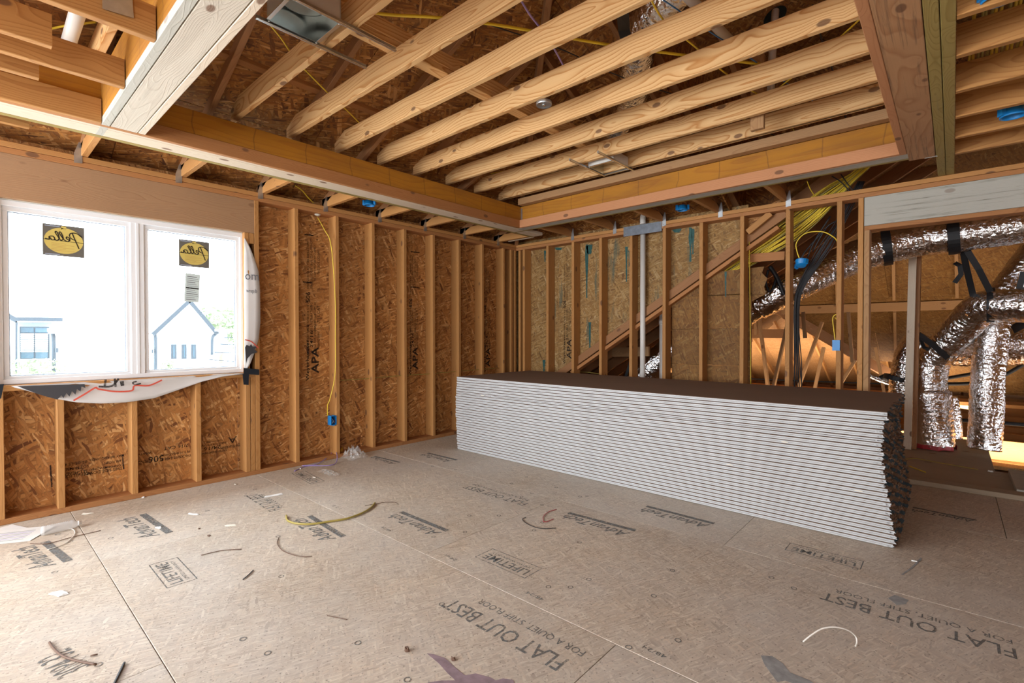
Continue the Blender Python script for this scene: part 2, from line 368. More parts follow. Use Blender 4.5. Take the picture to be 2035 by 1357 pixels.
def slab(name, parent, pts, n, th, mat):
    """flat polygon (world points) with thickness th along n; local XY = face plane"""
    pts = [Vector(p) for p in pts]; n = Vector(n).normalized(); o = pts[0]
    xax = (pts[1]-pts[0]).normalized(); yax = n.cross(xax).normalized()
    fr = Matrix(((xax.x, yax.x, n.x, o.x), (xax.y, yax.y, n.y, o.y), (xax.z, yax.z, n.z, o.z), (0, 0, 0, 1)))
    inv = fr.inverted(); q = [inv @ p for p in pts]; k = len(q)
    V = [(p.x, p.y, 0) for p in q]+[(p.x, p.y, th) for p in q]
    area2 = sum(q[i].x*q[(i+1) % k].y-q[(i+1) % k].x*q[i].y for i in range(k))
    lo = list(range(k)); hi = list(range(k, 2*k))
    Fc = [tuple(reversed(lo)), tuple(hi)]+[(i, (i+1) % k, k+(i+1) % k, k+i) for i in range(k)]
    if area2 < 0: Fc = [tuple(reversed(f)) for f in Fc]
    return link(name, mesh(V, Fc), M[mat] if isinstance(mat, str) else mat, parent, fr)
def smooth_path(pts, n=6):
    pts = [Vector(p) for p in pts]
    if len(pts) < 3: return pts
    out = []
    for i in range(len(pts)-1):
        p0 = pts[max(i-1, 0)]; p1 = pts[i]; p2 = pts[i+1]; p3 = pts[min(i+2, len(pts)-1)]
        for k in range(n):
            t = k/n
            out.append(.5*((2*p1)+(p2-p0)*t+(2*p0-5*p1+4*p2-p3)*t*t+(-p0+3*p1-3*p2+p3)*t**3))
    out.append(pts[-1]); return out
def tube_me(pts, rad, seg=8, fn=None, flat=1.0, caps=True, upv=None):
    pts = [Vector(p) for p in pts]; V = []; Fc = []; o = pts[0]
    prev = None
    for i, p in enumerate(pts):
        t = (pts[min(i+1, len(pts)-1)]-pts[max(i-1, 0)]).normalized()
        if upv is not None: s = t.cross(Vector(upv)).normalized()
        elif prev is None: s = t.cross(Vector((0, 0, 1)) if abs(t.z) < .9 else Vector((0, 1, 0))).normalized()
        else: s = (prev-t*prev.dot(t)).normalized()
        prev = s; u = s.cross(t)
        for k in range(seg):
            a = 2*math.pi*k/seg; r = rad if not callable(rad) else rad(i/(len(pts)-1))
            if fn: r *= fn(i, k)
            V.append(p-o+s*(r*math.cos(a))+u*(r*flat*math.sin(a)))
    n = len(pts)
    for i in range(n-1):
        for k in range(seg): Fc.append((i*seg+k, i*seg+(k+1) % seg, (i+1)*seg+(k+1) % seg, (i+1)*seg+k))
    if caps: Fc.append(tuple(reversed(range(seg)))); Fc.append(tuple(range((n-1)*seg, n*seg)))
    Fc = [tuple(reversed(f)) for f in Fc]
    return mesh(V, Fc, True), o
def cable(name, pts, rad, mat, label=None, cat=None, group=None, parent=None, n=5, flat=1.0, seg=7, raw=False, upv=None):
    me, o = tube_me(pts if raw else smooth_path(pts, n), rad, seg, flat=flat, upv=upv)
    ob = link(name, me, M[mat], parent, Matrix.Translation(o)); tag(ob, label, cat, group); return ob
def band_me(pts, wdir, w, th):
    """ribbon along pts: width w along wdir, thickness th"""
    pts = [Vector(p) for p in pts]; V = []; Fc = []; o = pts[0]
    for i, p in enumerate(pts):
        t = (pts[min(i+1, len(pts)-1)]-pts[max(i-1, 0)]).normalized()
        wd = Vector(wdir[i] if isinstance(wdir, list) else wdir); wd = (wd-t*wd.dot(t)).normalized(); nn = t.cross(wd)
        for a, b in ((-1, -1), (1, -1), (1, 1), (-1, 1)): V.append(p-o+wd*(a*w/2)+nn*(b*th/2))
    for i in range(len(pts)-1):
        for k in range(4): Fc.append((i*4+k, i*4+(k+1) % 4, (i+1)*4+(k+1) % 4, (i+1)*4+k))
    Fc += [(3, 2, 1, 0), tuple(range(len(V)-4, len(V)))]
    return mesh(V, [tuple(reversed(f)) for f in Fc]), o
def band(name, pts, wdir, w, th, mat, parent=None, **t):
    me, o = band_me(pts, wdir, w, th); ob = link(name, me, M[mat], parent, Matrix.Translation(o)); tag(ob, **t); return ob
def lathe_me(prof, seg=20, squash=1.0):
    V = []; Fc = []
    for r, z in prof:
        for k in range(seg):
            a = 2*math.pi*k/seg; V.append((r*math.cos(a), r*squash*math.sin(a), z))
    for i in range(len(prof)-1):
        for k in range(seg): Fc.append((i*seg+k, i*seg+(k+1) % seg, (i+1)*seg+(k+1) % seg, (i+1)*seg+k))
    Fc.append(tuple(reversed(range(seg)))); Fc.append(tuple(range((len(prof)-1)*seg, len(prof)*seg)))
    return mesh(V, Fc, True)
def rot(ax, deg): return Matrix.Rotation(math.radians(deg), 4, ax)
# flat lettering: turned into a mesh and laid on a surface
def text(name, body, size, fr, mat, parent=None, th=.0006, sx=1.0, sp=1.0, bold=0.0, align='CENTER', shear=0.0):
    cu = bpy.data.curves.new('t', 'FONT'); cu.body = body; cu.size = size; cu.extrude = th; cu.space_character = sp
    cu.align_x = align; cu.align_y = 'CENTER'; cu.resolution_u = 2; cu.offset = bold; cu.shear = shear; cu.space_line = .95
    t = bpy.data.objects.new('t', cu); COL.objects.link(t)
    dg = bpy.context.evaluated_depsgraph_get(); me = bpy.data.meshes.new_from_object(t.evaluated_get(dg)); bpy.data.objects.remove(t)
    me.materials.clear()
    if sx != 1.0:
        for v in me.vertices: v.co.x *= sx
        if sx < 0: me.flip_normals()
    return link(name, me, M[mat], parent, fr)
def fr3(o, x, y):
    x = Vector(x).normalized(); y = Vector(y).normalized(); z = x.cross(y); o = Vector(o)
    return Matrix(((x.x, y.x, z.x, o.x), (x.y, y.y, z.y, o.y), (x.z, y.z, z.z, o.z), (0, 0, 0, 1)))
def poly_plate(name, pts2, fr, th, mat, parent=None):
    k = len(pts2); V = [(x, y, -th) for x, y in pts2]+[(x, y, th) for x, y in pts2]
    ar = sum(pts2[i][0]*pts2[(i+1) % k][1]-pts2[(i+1) % k][0]*pts2[i][1] for i in range(k))
    Fc = [tuple(reversed(range(k))), tuple(range(k, 2*k))]+[(i, (i+1) % k, k+(i+1) % k, k+i) for i in range(k)]
    if ar < 0: Fc = [tuple(reversed(f)) for f in Fc]
    return link(name, mesh(V, Fc), M[mat], parent, fr)

# ================================================================== SETTING
ZT, ZP = 2.4755, 2.3995                 # top and underside of the double top plate
T = .038
wallA = root('wall_left', (0, -3, 0), 'structure', label='left wall framing of fir studs over brown strand board around the white window')
wallB = root('wall_back', (2, 0, 0), 'structure', label='back wall framing of fir studs, half sheathed above a slanting rafter')
wallC = root('wall_right', (9, -4, 0), 'structure')
wallD = root('wall_front', (4, -9, 0), 'structure')
floor = root('floor', (3, -3, 0), 'structure', label='dusty tan strand board subfloor with grey printed lettering')
ceil = root('ceiling', (2.5, -2.5, ZT), 'structure', label='open tray ceiling framing of pine joists, beams and truss chords')
roof = root('roof', (3, -2, 3.5), 'structure', label='dark strand board roof deck with rafters above the ceiling joists')
attic = root('attic', (3, 3, 0), 'structure', label='attic framing and roof boards beyond the back wall')
# ---------------- floor panels (4 ft rows along x, joints staggered)
rows = [(-8.34, -7.12, 1), (-7.12, -5.90, 0), (-5.90, -4.685, 0), (-4.685, -3.463, 1), (-3.463, -2.233, 0), (-2.233, -1.010, 1), (-1.010, .21, 0)]
g_ = .0017
def floor_panel(x0, x1, y0, y1):
    bx('floor_panel', floor, x0+g_, x1-g_, y0+g_*.8, y1-g_*.8, -.022, 0+R.uniform(-.0004, .0004), 'floor', axis=0, c=.0018)
for y0, y1, ph in rows:
    xs = [-.14, 1.12, 3.567, 6.0, 9.0] if ph else [-.14, 2.362, 4.80, 7.2, 9.0]
    for a, b in zip(xs, xs[1:]): floor_panel(a, b, y0, y1)
bx('subfloor_base', floor, -.3, 9.2, -9.2, .2, -.06, -.0235, 'floor_edge')
# ---------------- wall A (window wall)
def studA(y, z0=T, z1=ZP, mat='stud', w=T): bx('stud', wallA, -.14, 0, y, y+w, z0, z1, mat, axis=2)
for yr in (-.229,):
    for k in range(8):
        studA(-(.2293+.4064*k)-T)
studA(-T-.0, mat='stud'); studA(-.075-T)
studA(-3.463, mat='stud'); studA(-3.503, z1=.862, mat='stud'); studA(-3.503, z0=2.02, z1=ZP-.29, mat='stud')
studA(-3.545, z1=.862); studA(-3.545, z0=.9, z1=ZP-.29); 
for y in (-3.883, -4.302, -4.71): studA(y-T, z1=.862)
for y in (-5.0, -5.4, -5.8, -6.2): studA(y-T, z1=.862 if y > -5.05 else ZP)
studA(-5.08, z1=ZP-.29); 
bx('bottom_plate', wallA, -.14, 0, -8.6, 0, 0, T, 'plate')
bx('top_plate', wallA, -.14, .0, -8.6, -.0, ZP, ZP+T-.001, 'plate')
bx('top_plate', wallA, -.14, .002, -8.6, -.003, ZP+T+.001, ZT, 'stud')
bx('window_header', wallA, -.13, -.002, -5.12, -3.464, 2.112, ZP-.001, 'header', axis=1)
bx('rough_sill', wallA, -.14, 0, -5.02, -3.464, .862, .90, 'stud')
# sheathing boards: 4 ft wide sheets, cut round the window
def sheetA(y0, y1, z0, z1, vert=True, mat='osb'):
    if vert: pts = [(-.141, y1, z0), (-.141, y1, z1), (-.141, y0, z1), (-.141, y0, z0)]
    else: pts = [(-.141, y0, z0), (-.141, y1, z0), (-.141, y1, z1), (-.141, y0, z1)]
    return slab('sheathing_panel', wallA, pts, (-1, 0, 0), .011, mat)
for y0, y1 in ((-1.02, .15), (-2.24, -1.022), (-3.46, -2.242)): pA = sheetA(y0, y1, 0.0, 2.536)
sheetA(-3.56, -3.462, 0, 2.536); pLow = sheetA(-5.0, -3.562, 0, .90, False); sheetA(-6.2, -5.002, 0, 2.536); sheetA(-8.6, -6.202, 0, 2.536)
sheetA(-5.0, -3.562, 2.06, 2.536, False)
# ---------------- wall B
def studB(x, z0=T, z1=ZP, mat='stud', y0=0, y1=.14): return bx('stud', wallB, x, x+T, y0, y1, z0, z1, mat, axis=2)
for k in range(9):
    studB(.5444+.4064*k-.018)
studB(.0+.02, y0=.02); studB(.115)
studB(3.895+.038); studB(3.976, z1=2.117, mat='web')
bx('bottom_plate', wallB, 0, 3.9, 0, .14, 0, T, 'plate')
bx('bottom_plate', wallB, 3.9, 9, 0, .14, 0, T, 'floor_rim')
bx('top_plate', wallB, 0, 9, 0, .14, ZP, ZP+T-.001, 'plate')
bx('top_plate', wallB, 0, 9, -.002, .14, ZP+T+.001, ZT, 'stud')
bx('door_header', wallB, 3.976, 6.4, 0, .045, 2.155, ZP-.001, 'grey', axis=0)
bx('header_cleat', wallB, 3.976, 6.4, .002, .14, 2.118, 2.154, 'plate', axis=0)
bx('door_header', wallB, 3.976, 6.4, .09, .14, 2.155, ZP-.001, 'header', axis=0)
YS = .142
def sheetB(pts, mat='osb_stain'): 
    return slab('sheathing_panel', wallB, [(x, YS, z) for x, z in pts], (0, 1, 0), .011, mat)
zd = lambda x: .685+(x-.543)*.6300      # top line of the slanting rafter
sheetB([(.62, 0), (.62, 2.54), (-.14, 2.54), (-.14, 0)]) 
pB1 = sheetB([(1.84, zd(1.84)), (1.84, 2.54), (.622, 2.54), (.622, zd(.622))])
sheetB([(3.0, zd(3.0)), (3.0, 2.54), (1.842, 2.54), (1.842, zd(1.842))])
sheetB([(3.30, zd(3.28)-.02), (3.30, 2.536), (3.002, 2.47), (3.002, zd(3.002))], 'osb')
# lower sheathing patch right of the slanting rafter, three seamed courses
for a, b in ((.0, .90), (.903, 1.285), (1.288, 1.645)):
    z0, z1 = a, b
    sheetB([(2.20, z0), (3.035, z0), (3.035, z1), (2.20, z1)], 'osb_attic')
sheetB([(2.20, 1.648), (3.17, 1.623), (3.15, 1.70), (3.18, 1.78), (3.13, 1.84), (3.15, 1.90), (2.62, 1.885)], 'osb_attic')
sheetB([(3.038, 1.56), (3.11, 1.60), (3.16, 1.622), (3.038, 1.622)], 'osb_attic')
# slanting rafter that carries the lower roof against the wall
def dia(x, off=0, y=.10): return Vector((x, y, zd(x)+off))
def seg_dia(name, x0, x1, off, h, w, y, mat): 
    n = Vector((-.63, 0, 1)).normalized()
    a = dia(x0, 0, y)+n*off; b = dia(x1, 0, y)+n*off
    return lum(name, wallB, a, b, w, h, mat)
seg_dia('slanting_rafter', .45, 3.32, -.045, .089, T, .118, 'rafter')
seg_dia('slanting_plate', .80, 3.22, -.13, T, .12, .135, 'plate')
lum('slanting_block', wallB, P(1486, 462, 'y', .05)+Vector((0, 0, 0)), P(1532, 424, 'y', .05), .038, .06, 'stud')
# ================================================================== CEILING
def cb(name, *a, **k): return bx(name, ceil, *a, **k)
# beam along wall A: treated strip, bottom board, side board, veneer beam
cb('edge_strip', .510, .556, -5.6, -.29, ZT, ZT+.089, 'treated')
cb('bottom_board', .557, .700, -5.6, -.30, ZT+.0005, ZT+.038, 'pale')
cb('side_board', .735, .773, -5.6, -.795, ZT-.0005, ZT+.089, 'plate')
cb('side_board', .702, .734, -5.6, -.795, ZT+.001, ZT+.088, 'pale')
cb('veneer_beam', .60, .770, -5.6, -.62, ZT+.090, 2.722, 'lvl')
# beam along wall B
cb('edge_strip', .557, 4.315, -.672, -.636, ZT+.0003, ZT+.089, 'treated')
cb('bottom_board', .700, 4.31, -.780, -.673, ZT+.0004, ZT+.038, 'grey')
cb('side_board', .7735, 4.262, -.822, -.784, ZT-.0003, ZT+.089, 'red')
cb('veneer_beam', .771, 4.40, -.795, -.62, ZT+.090, 2.722, 'lvl')
cb('ledger_board', .80, 4.42, -.880, -.800, 2.7225, 2.795, 'web')
# beam C on the right
cb('side_board', 4.262, 4.302, -5.6, -.79, ZT-.001, ZT+.089, 'red')
cb('rough_beam', 4.303, 4.449, -5.6, -.60, ZT, 2.74, 'bark')
cb('treated_board', 4.452, 4.499, -5.6, -.01, ZT+.0005, ZT+.18, 'treated')
cb('treated_board', 4.502, 4.549, -5.6, -.01, ZT+.0002, ZT+.18, 'treated')
# beam D on the near side
cb('edge_board', .56, 4.26, -4.610, -4.570, ZT, ZT+.038, 'grey')
cb('beam_face', .56, 4.26, -4.608, -4.572, ZT+.039, ZT+.30, 'lvl')
cb('bottom_board', .702, 4.26, -4.566, -4.436, ZT+.0012, ZT+.04, 'rough')
cb('side_board', .775, 4.26, -4.432, -4.396, ZT+.0006, ZT+.24, 'pale')
# tray joists
ZJ = 2.785
yj = [-3.846-.4064*k for k in range(-7, 4)]
for k, y0 in enumerate(yj):
    if y0 < -5.5 or y0 > -1.0: continue
    cb('ceiling_joist', .615+R.uniform(-.01, .02), 4.44, y0-.005, y0-.005+T, ZJ, ZJ+.14, 'joist')
cb('ceiling_joist', .70, 4.44, -1.025, -1.025+T, ZJ, ZJ+.14, 'joist')
# flat joists left of beam D (run along y) with short lapped boards
for x in (.785, 1.405, 2.005, 2.61, 3.22): cb('ceiling_joist', x-T/2, x+T/2, -7.6, -4.613, ZT, ZT+.14, 'board')
for x, ye in ((.365, -4.89), (1.20, -4.91), (1.61, -4.90)): cb('lapped_joist', x-T/2, x+T/2, -7.6, ye, ZT+.001, ZT+.14, 'board')
# joists on the right of beam C (run along x)
for k, y in enumerate((-.536, -.906, -1.303, -1.707, -2.142, -2.515, -2.92, -3.33, -3.74)):
    cb('ceiling_joist', 4.551, 7.5, y-T, y, ZT, ZT+.14, 'board')
# truss tails over wall A and wall B
tx = .42
tiesA = (-4.622, -4.024, -3.41, -2.806, -2.20, -1.594, -.98, -.368)
tiesB = (.951, 1.556, 2.171, 2.775, 3.394)
def truss(dirv, base, side):
    """bottom chord, heel top chord and gusset-like heel block of one roof truss"""
    tr = root('roof_truss', base, None); tr.parent = ceil; tr.matrix_parent_inverse = parent_mw(ceil).inverted(); tr['kind'] = 'structure'
    d = Vector(dirv); b = Vector(base)
    L1 = .60 if side == 'A' else .66
    s = d.cross(Vector((0, 0, 1)))
    bb = b+s*.0
    V2 = [(-.14, 0), (L1, 0), (L1, .089), (.30, .089), (.07, .03), (-.14, .03)]
    o = lum('bottom_chord', tr, bb+d*(-.10)+Vector((0, 0, .0465)), bb+d*L1+Vector((0, 0, .0465)), T, .089, 'stud')
    n = Vector((-d.x*tx, -d.y*tx, 1)).normalized()
    sl = Vector((d.x, d.y, tx)).normalized()
    st = b+s*.0+Vector((0, 0, .01))-sl*.45+n*.050+Vector((0, 0, .03))
    lum('top_chord', tr, st, st+sl*min(5.4 if side == 'A' else 3.2, 1.0+1.05*abs(base[1] if side == 'A' else base[0])), T, .089, 'rafter')
    return tr
for y in tiesA: truss((1, 0, 0), (0, y+.035, ZT), 'A')
for x in tiesB: truss((0, -1, 0), (x-.035, 0, ZT), 'B')
# hip corner bits and lateral braces
cb('hip_chord', .05, .62, -.33, -.292, ZT+.003, ZT+.09, 'web', axis=0)
cb('lateral_brace', .98, 1.069, -6.5, -.9, 3.02, 3.058, 'plate')
cb('lateral_brace', 1.03, 1.069, -6.5, -.9, 3.059, 3.148, 'plate')
cb('strongback', 1.99, 2.08, -6.0, -1.0, 2.926, 2.964, 'joist')
cb('strongback', 2.045, 2.083, -6.0, -1.0, 2.965, 3.054, 'joist')
cb('corner_stick', .10, .52, -.28, -.242, ZT+.002, ZT+.035, 'pale', axis=0)
cb('hanger_block', 3.43, 3.52, -1.30, -1.262, 2.72, 3.25, 'web', axis=2)
# hurricane ties
def tie(p, d, par):
    """twisted galvanised strap: lies on the plate face and bends up to the chord"""
    p = Vector(p); d = Vector(d); side = d.cross(Vector((0, 0, 1)))
    V = [p-d*(-.003)+side*a+Vector((0, 0, z)) for a, z in ((-.022, -.055), (.022, -.055), (.018, .0), (-.02, .0))]
    q = p+d*.004
    pts = [(-.022, -.05), (.022, -.055), (.022, .012), (-.004, .095), (-.014, .095), (-.022, .0)]
    fr = fr3(q, side, (0, 0, 1)); o = poly_plate('hurricane_tie', pts, fr, .0012, 'galv', par)
    for a, z in ((-.010, -.035), (.011, -.022), (-.008, -.006)):
        me = lathe_me([(.0045, 0), (.0045, .002), (.002, .003)], 6); link('nail', me, M['steel'], o, fr @ Matrix.Translation((a, z, .0012)))
    return o
for y in tiesA: tie((.0, y, ZT-.0), (1, 0, 0), wallA)
for x in tiesB: tie((x, 0, ZT-.0), (0, -1, 0), wallB)
# ================================================================== ROOF
zr = 2.60
def zA(x): return zr+.42*x
def deck(pts, n, mat='osb_roof', par=roof, nm='roof_panel'): return slab(nm, par, pts, n, .012, mat)
nA = (-.42, 0, 1); nB = (0, .42, 1)
def clip(poly, nx, ny, c):
    """keep the part of a polygon where nx*x+ny*y <= c"""
    out = []
    for k in range(len(poly)):
        a, b = Vector(poly[k]), Vector(poly[(k+1) % len(poly)]); da = nx*a.x+ny*a.y-c; db = nx*b.x+ny*b.y-c
        if da <= 0: out.append(a)
        if da*db < 0: out.append(a.lerp(b, da/(da-db)))
    return out
st = 1.125; HO = .05
x0 = -.55; i = 0
while x0 < 9.2:
    x1 = x0+st-.004
    ys = [-9.3+((i % 2)*1.22)+2.44*k for k in range(-1, 6)]
    for a, b in zip(ys, ys[1:]):
        a = max(a, -9.3)+.002; b = min(b-.002, .64)
        if b <= a: continue
        pts = [(x0, a, zA(x0)), (x1, a, zA(x1)), (x1, b, zA(x1)), (x0, b, zA(x0))]
        if x0 < 2.7: pts = clip(pts, 1, 1, HO)
        if len(pts) < 3 or max((Vector(pts[k])-Vector(pts[k-1])).length for k in range(len(pts))) < .03: continue
        if (Vector(pts[1])-Vector(pts[0])).length < .004: pts = pts[1:]
        deck(pts, nA)
    x0 += st; i += 1
y0 = .55; i = 0
while y0 > -3.2:
    y1 = y0-st+.004
    xs = [-2.44+((i % 2)*1.22)+2.44*k for k in range(0, 4)]
    for a, b in zip(xs, xs[1:]):
        a += .002; b = min(b-.002, 2.84)
        if b <= a: continue
        pts = clip([(b, y0, zr-.42*y0), (b, y1, zr-.42*y1), (a, y1, zr-.42*y1), (a, y0, zr-.42*y0)], -1, -1, HO)
        if len(pts) < 3: continue
        if (Vector(pts[1])-Vector(pts[0])).length < .004: pts = pts[1:]
        deck(pts, nB)
    y0 -= st; i += 1
slab('roof_light_block', roof, [p+Vector((0, 0, .03)) for p in clip([(-.56, -9.3, zA(-.56)), (2.9, -9.3, zA(2.9)), (2.9, .66, zA(2.9)), (-.56, .66, zA(-.56))], 1, 1, .12)], nA, .01, 'rafter')  # added slabs above the deck, block sky light at the panel gaps
slab('roof_light_block', roof, [(2.8, -9.3, zA(2.8)+.03), (9.3, -9.3, zA(9.3)+.03), (9.3, .70, zA(9.3)+.03), (2.8, .70, zA(2.8)+.03)], nA, .01, 'rafter')
slab('roof_light_block', roof, [p+Vector((0, 0, .03)) for p in clip([(2.9, .60, zr-.252), (2.9, -3.1, zr+1.302), (-.6, -3.1, zr+1.302), (-.6, .60, zr-.252)], -1, -1, .12)], nB, .01, 'rafter')
# hip rafter
lum('hip_rafter', roof, (0, 0, ZT+.06), (3.2, -3.2, ZT+.06+.42*3.2), .045, .14, 'rafter')
# upright closure between low attic roof and main roof
for k in range(6):
    xa = 2.83+1.22*k; xb = xa+1.216
    slab('gable_panel', roof, [(xa, .60, zd(xa)+.10), (xb, .60, zd(xb)+.10), (xb, .60, zA(xb)+.02), (xa, .60, zA(xa)+.02)], (0, 1, 0), .012, 'osb_roof')
slab('gable_panel', roof, [(2.83, -3.0, 3.86), (2.83, .62, 3.86), (2.83, .62, 2.20), (2.83, .155, 2.47), (2.83, -.9, 2.95)], (1, 0, 0), .012, 'osb_roof')
# ================================================================== UNSEEN SHELL (room walls behind the camera, added attic light blockers)
def shell(name, par, pts, n, mat='osb'): return slab(name, par, pts, n, .02, mat)
shell('sheathing_panel', wallC, [(9.0, -9.1, 0), (9.0, 9, 0), (9.0, 9, 6.8), (9.0, -9.1, 6.8)], (1, 0, 0))
shell('sheathing_panel', wallD, [(-.2, -9.0, 0), (9.1, -9.0, 0), (9.1, -9.0, 6.8), (-.2, -9.0, 2.6)], (0, -1, 0))
for pts, n in (([(-3.56, .16, -.4), (-3.56, 9.8, -.4), (-3.56, 9.8, 7.0), (-3.56, .16, 7.0)], (-1, 0, 0)), ([(-3.6, 9.78, -.4), (9.1, 9.78, -.4), (9.1, 9.78, 7.0), (-3.6, 9.78, 7.0)], (0, 1, 0)),
               ([(-3.6, .62, 7.0), (9.1, .62, 7.0), (9.1, 9.8, 7.0), (-3.6, 9.8, 7.0)], (0, 0, 1)), ([(-3.6, .16, -.4), (2.85, .16, -.4), (2.85, .16, -.02), (-3.6, .16, -.02)], (0, 1, 0)),
               ([(-3.56, .17, -.3), (-.15, .17, -.3), (-.15, .17, 7.0), (-3.56, .17, 7.0)], (0, -1, 0)), ([(-3.6, .10, -.32), (9.1, .10, -.32), (9.1, 9.8, -.32), (-3.6, 9.8, -.32)], (0, 0, -1)),
               ([(-3.6, .16, 7.0), (2.84, .16, 7.0), (2.84, .64, 7.0), (-3.6, .64, 7.0)], (0, 0, 1)), ([(-.16, .175, 2.545), (2.84, .175, 2.545), (2.84, .175, 7.0), (-.16, .175, 7.0)], (0, 1, 0))):
    shell('attic_light_block', attic, pts, n, 'rafter')  # added unseen box round the attic, keeps sky light out
# ================================================================== ATTIC beyond wall B
def zL(x): return zd(x)+.10
# low roof (rises to the right) with its rafters
for k in range(8):
    y = .30+.61*k
    a = Vector((-.6, y, zL(-.6)-.065)); b = Vector((6.0, y, zL(6.0)-.065))
    lum('attic_rafter', attic, a, b, T, .14, 'rafter')
for k in range(6):
    xa = -.8+1.03*k; xb = xa+1.026
    for ya, yb in ((.16, 2.58), (2.584, 5.0), (5.004, 7.5)):
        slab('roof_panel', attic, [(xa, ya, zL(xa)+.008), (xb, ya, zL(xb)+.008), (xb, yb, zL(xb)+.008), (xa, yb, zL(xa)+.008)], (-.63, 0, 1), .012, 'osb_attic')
# far roof plane (falls away to the back)
zf = lambda y: .52*(8.1-y)
fa = P(1545, 612, 'y', 4.6); 
def onF(u, v):
    d = AX+RT*((u-1017.5)/F_PX)-UP*((v-678.5)/F_PX)
    t = (.52*(8.1-CAM.y)-CAM.z)/(d.z+.52*d.y); return CAM+d*t
FL = onF(1535, 600); FR = onF(1832, 775)
nF = (0, .52, 1)
# upper part, cut along the valley timber, made of long courses
def courseF(yt, yb):
    """course between y=yt (high) and y=yb (low), left edge following the valley"""
    def xl(y):
        t = (y-FL.y)/(FR.y-FL.y); return FL.x+(FR.x-FL.x)*t if t > 0 else FL.x-1.2
    xs = [xl(yt), 3.4+R.uniform(0, .5), 5.9, 9.0]
    for i_ in range(3):
        a0 = xs[i_]+(.002 if i_ else 0); b0 = xs[i_+1]-.002
        al = xl(yb) if i_ == 0 else a0
        if b0 <= max(a0, al): continue
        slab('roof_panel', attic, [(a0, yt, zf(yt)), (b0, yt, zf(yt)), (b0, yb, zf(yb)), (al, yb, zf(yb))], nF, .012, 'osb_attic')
yy = .45
while yy < FR.y:
    nx = min(yy+1.05, FR.y); courseF(yy, nx-.006); yy = nx
# lower, farther roof plane near the open eaves: brightly daylit, partly by its lighter board colour
zf2 = lambda y: .52*(9.6-y)
for k in range(6):
    ya = 4.2+.92*k; yb = ya+.914
    for xa, xb in ((-3.5, 1.2), (1.204, 4.0), (4.004, 9.0)):
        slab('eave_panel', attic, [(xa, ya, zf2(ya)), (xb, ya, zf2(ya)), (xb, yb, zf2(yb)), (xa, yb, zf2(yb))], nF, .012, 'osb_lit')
for k in range(16):
    x = -2.6+.61*k
    lum('eave_rafter', attic, (x, 4.6, zf2(4.6)-.08), (x, 9.6, zf2(9.6)-.08), T, .09, 'stud')
off = Vector((0, -.04, -.06))
lum('valley_timber', attic, FL+(FL-FR)*.25+off, FR+(FR-FL)*.4+off, .05, .20, 'rafter')
# purlin and short rafters on the far plane
pu0, pu1 = onF(1500, 608)+off, onF(2080, 592)+off
lum('purlin', attic, Vector((pu0.x, pu1.y, pu1.z)), pu1+Vector((2, 0, 0)), .04, .14, 'web')
for u, v0, v1 in ((1775, 470, 588), (1900, 470, 583), (1778, 612, 720), (1903, 610, 640), (1662, 470, 600), (1555, 500, 612), (2040, 480, 580)):
    lum('attic_rafter', attic, onF(u, v0)+off*.6, onF(u+2, v1)+off*.6, T, .09, 'web')
# attic floor pieces behind the wall
bx('attic_floor_board', attic, -.3, 9, .142, .92, -.02, .012, 'floor_rim', axis=0)
bx('attic_floor_board', attic, -.3, 4.84, .923, 2.6, -.03, .006, 'floor_rim', axis=0)
bx('attic_floor_board', attic, 4.92, 6.5, .145, .90, .013, .05, 'grey', axis=0)
bx('attic_deck', attic, -3.5, 9, 2.6, 9.6, -.30, -.26, 'osb_attic', axis=0)
for k in range(10): bx('attic_joist', attic, -3.4, 9, 3.0+.61*k, 3.038+.61*k, -.26, -.03, 'stud', axis=0)
# post behind the doorway
post = root('post', (4.2, 1.4, 0), 'structure'); post.parent = attic; post.matrix_parent_inverse = parent_mw(attic).inverted()
pb_ = P(1803, 892, 'z', .012); pt_ = P(1816, 440, 'y', pb_.y)
lum('stud', post, pb_, pt_, .066, .038, 'pale', up=(0, 1, 0))
qb_ = P(1817, 892, 'y', pb_.y+.10); qt_ = P(1829, 440, 'y', pb_.y+.10); qb_.z = .012
lum('stud', post, qb_, qt_+Vector((0, 0, .2)), .14, .038, 'rafter', up=(1, 0, 0))
bx('stud', attic, 5.30, 5.34, 1.02, 1.12, 0, 2.6, 'rafter', axis=2)
# leaning webs seen between the studs: (u0,v0)->(u1,v1) at distance y
for u0, v0, u1, v1, y, w in ((1498, 590, 1502, 665, 4.0, .05), (1506, 610, 1527, 775, 3.4, .09), (1566, 640, 1535, 778, 3.0, .085), (1572, 650, 1570, 740, 4.4, .06),
                              (1634, 640, 1585, 775, 3.2, .08), (1637, 690, 1618, 778, 3.6, .08), (1596, 620, 1600, 672, 2.2, .05), (1686, 620, 1694, 720, 2.6, .045), (1700, 715, 1660, 780, 3.0, .06), (1740, 690, 1757, 780, 4.4, .05)):
    lum('leaning_web', attic, P(u0, v0, 'y', y), P(u1, v1, 'y', y), .04, w, 'web', up=(0, 1, 0))
lum('leaning_web', attic, P(1480, 565+98, 'y', 4.6), P(1562, 663, 'y', 4.6), .05, .16, 'rafter')
lum('blocking', attic, P(1218, 700, 'y', .9), P(1290, 698, 'y', .9), .04, .13, 'web')
lum('blocking', attic, P(1492, 513, 'y', .20), P(1560, 508, 'y', .20), .035, .085, 'plate')
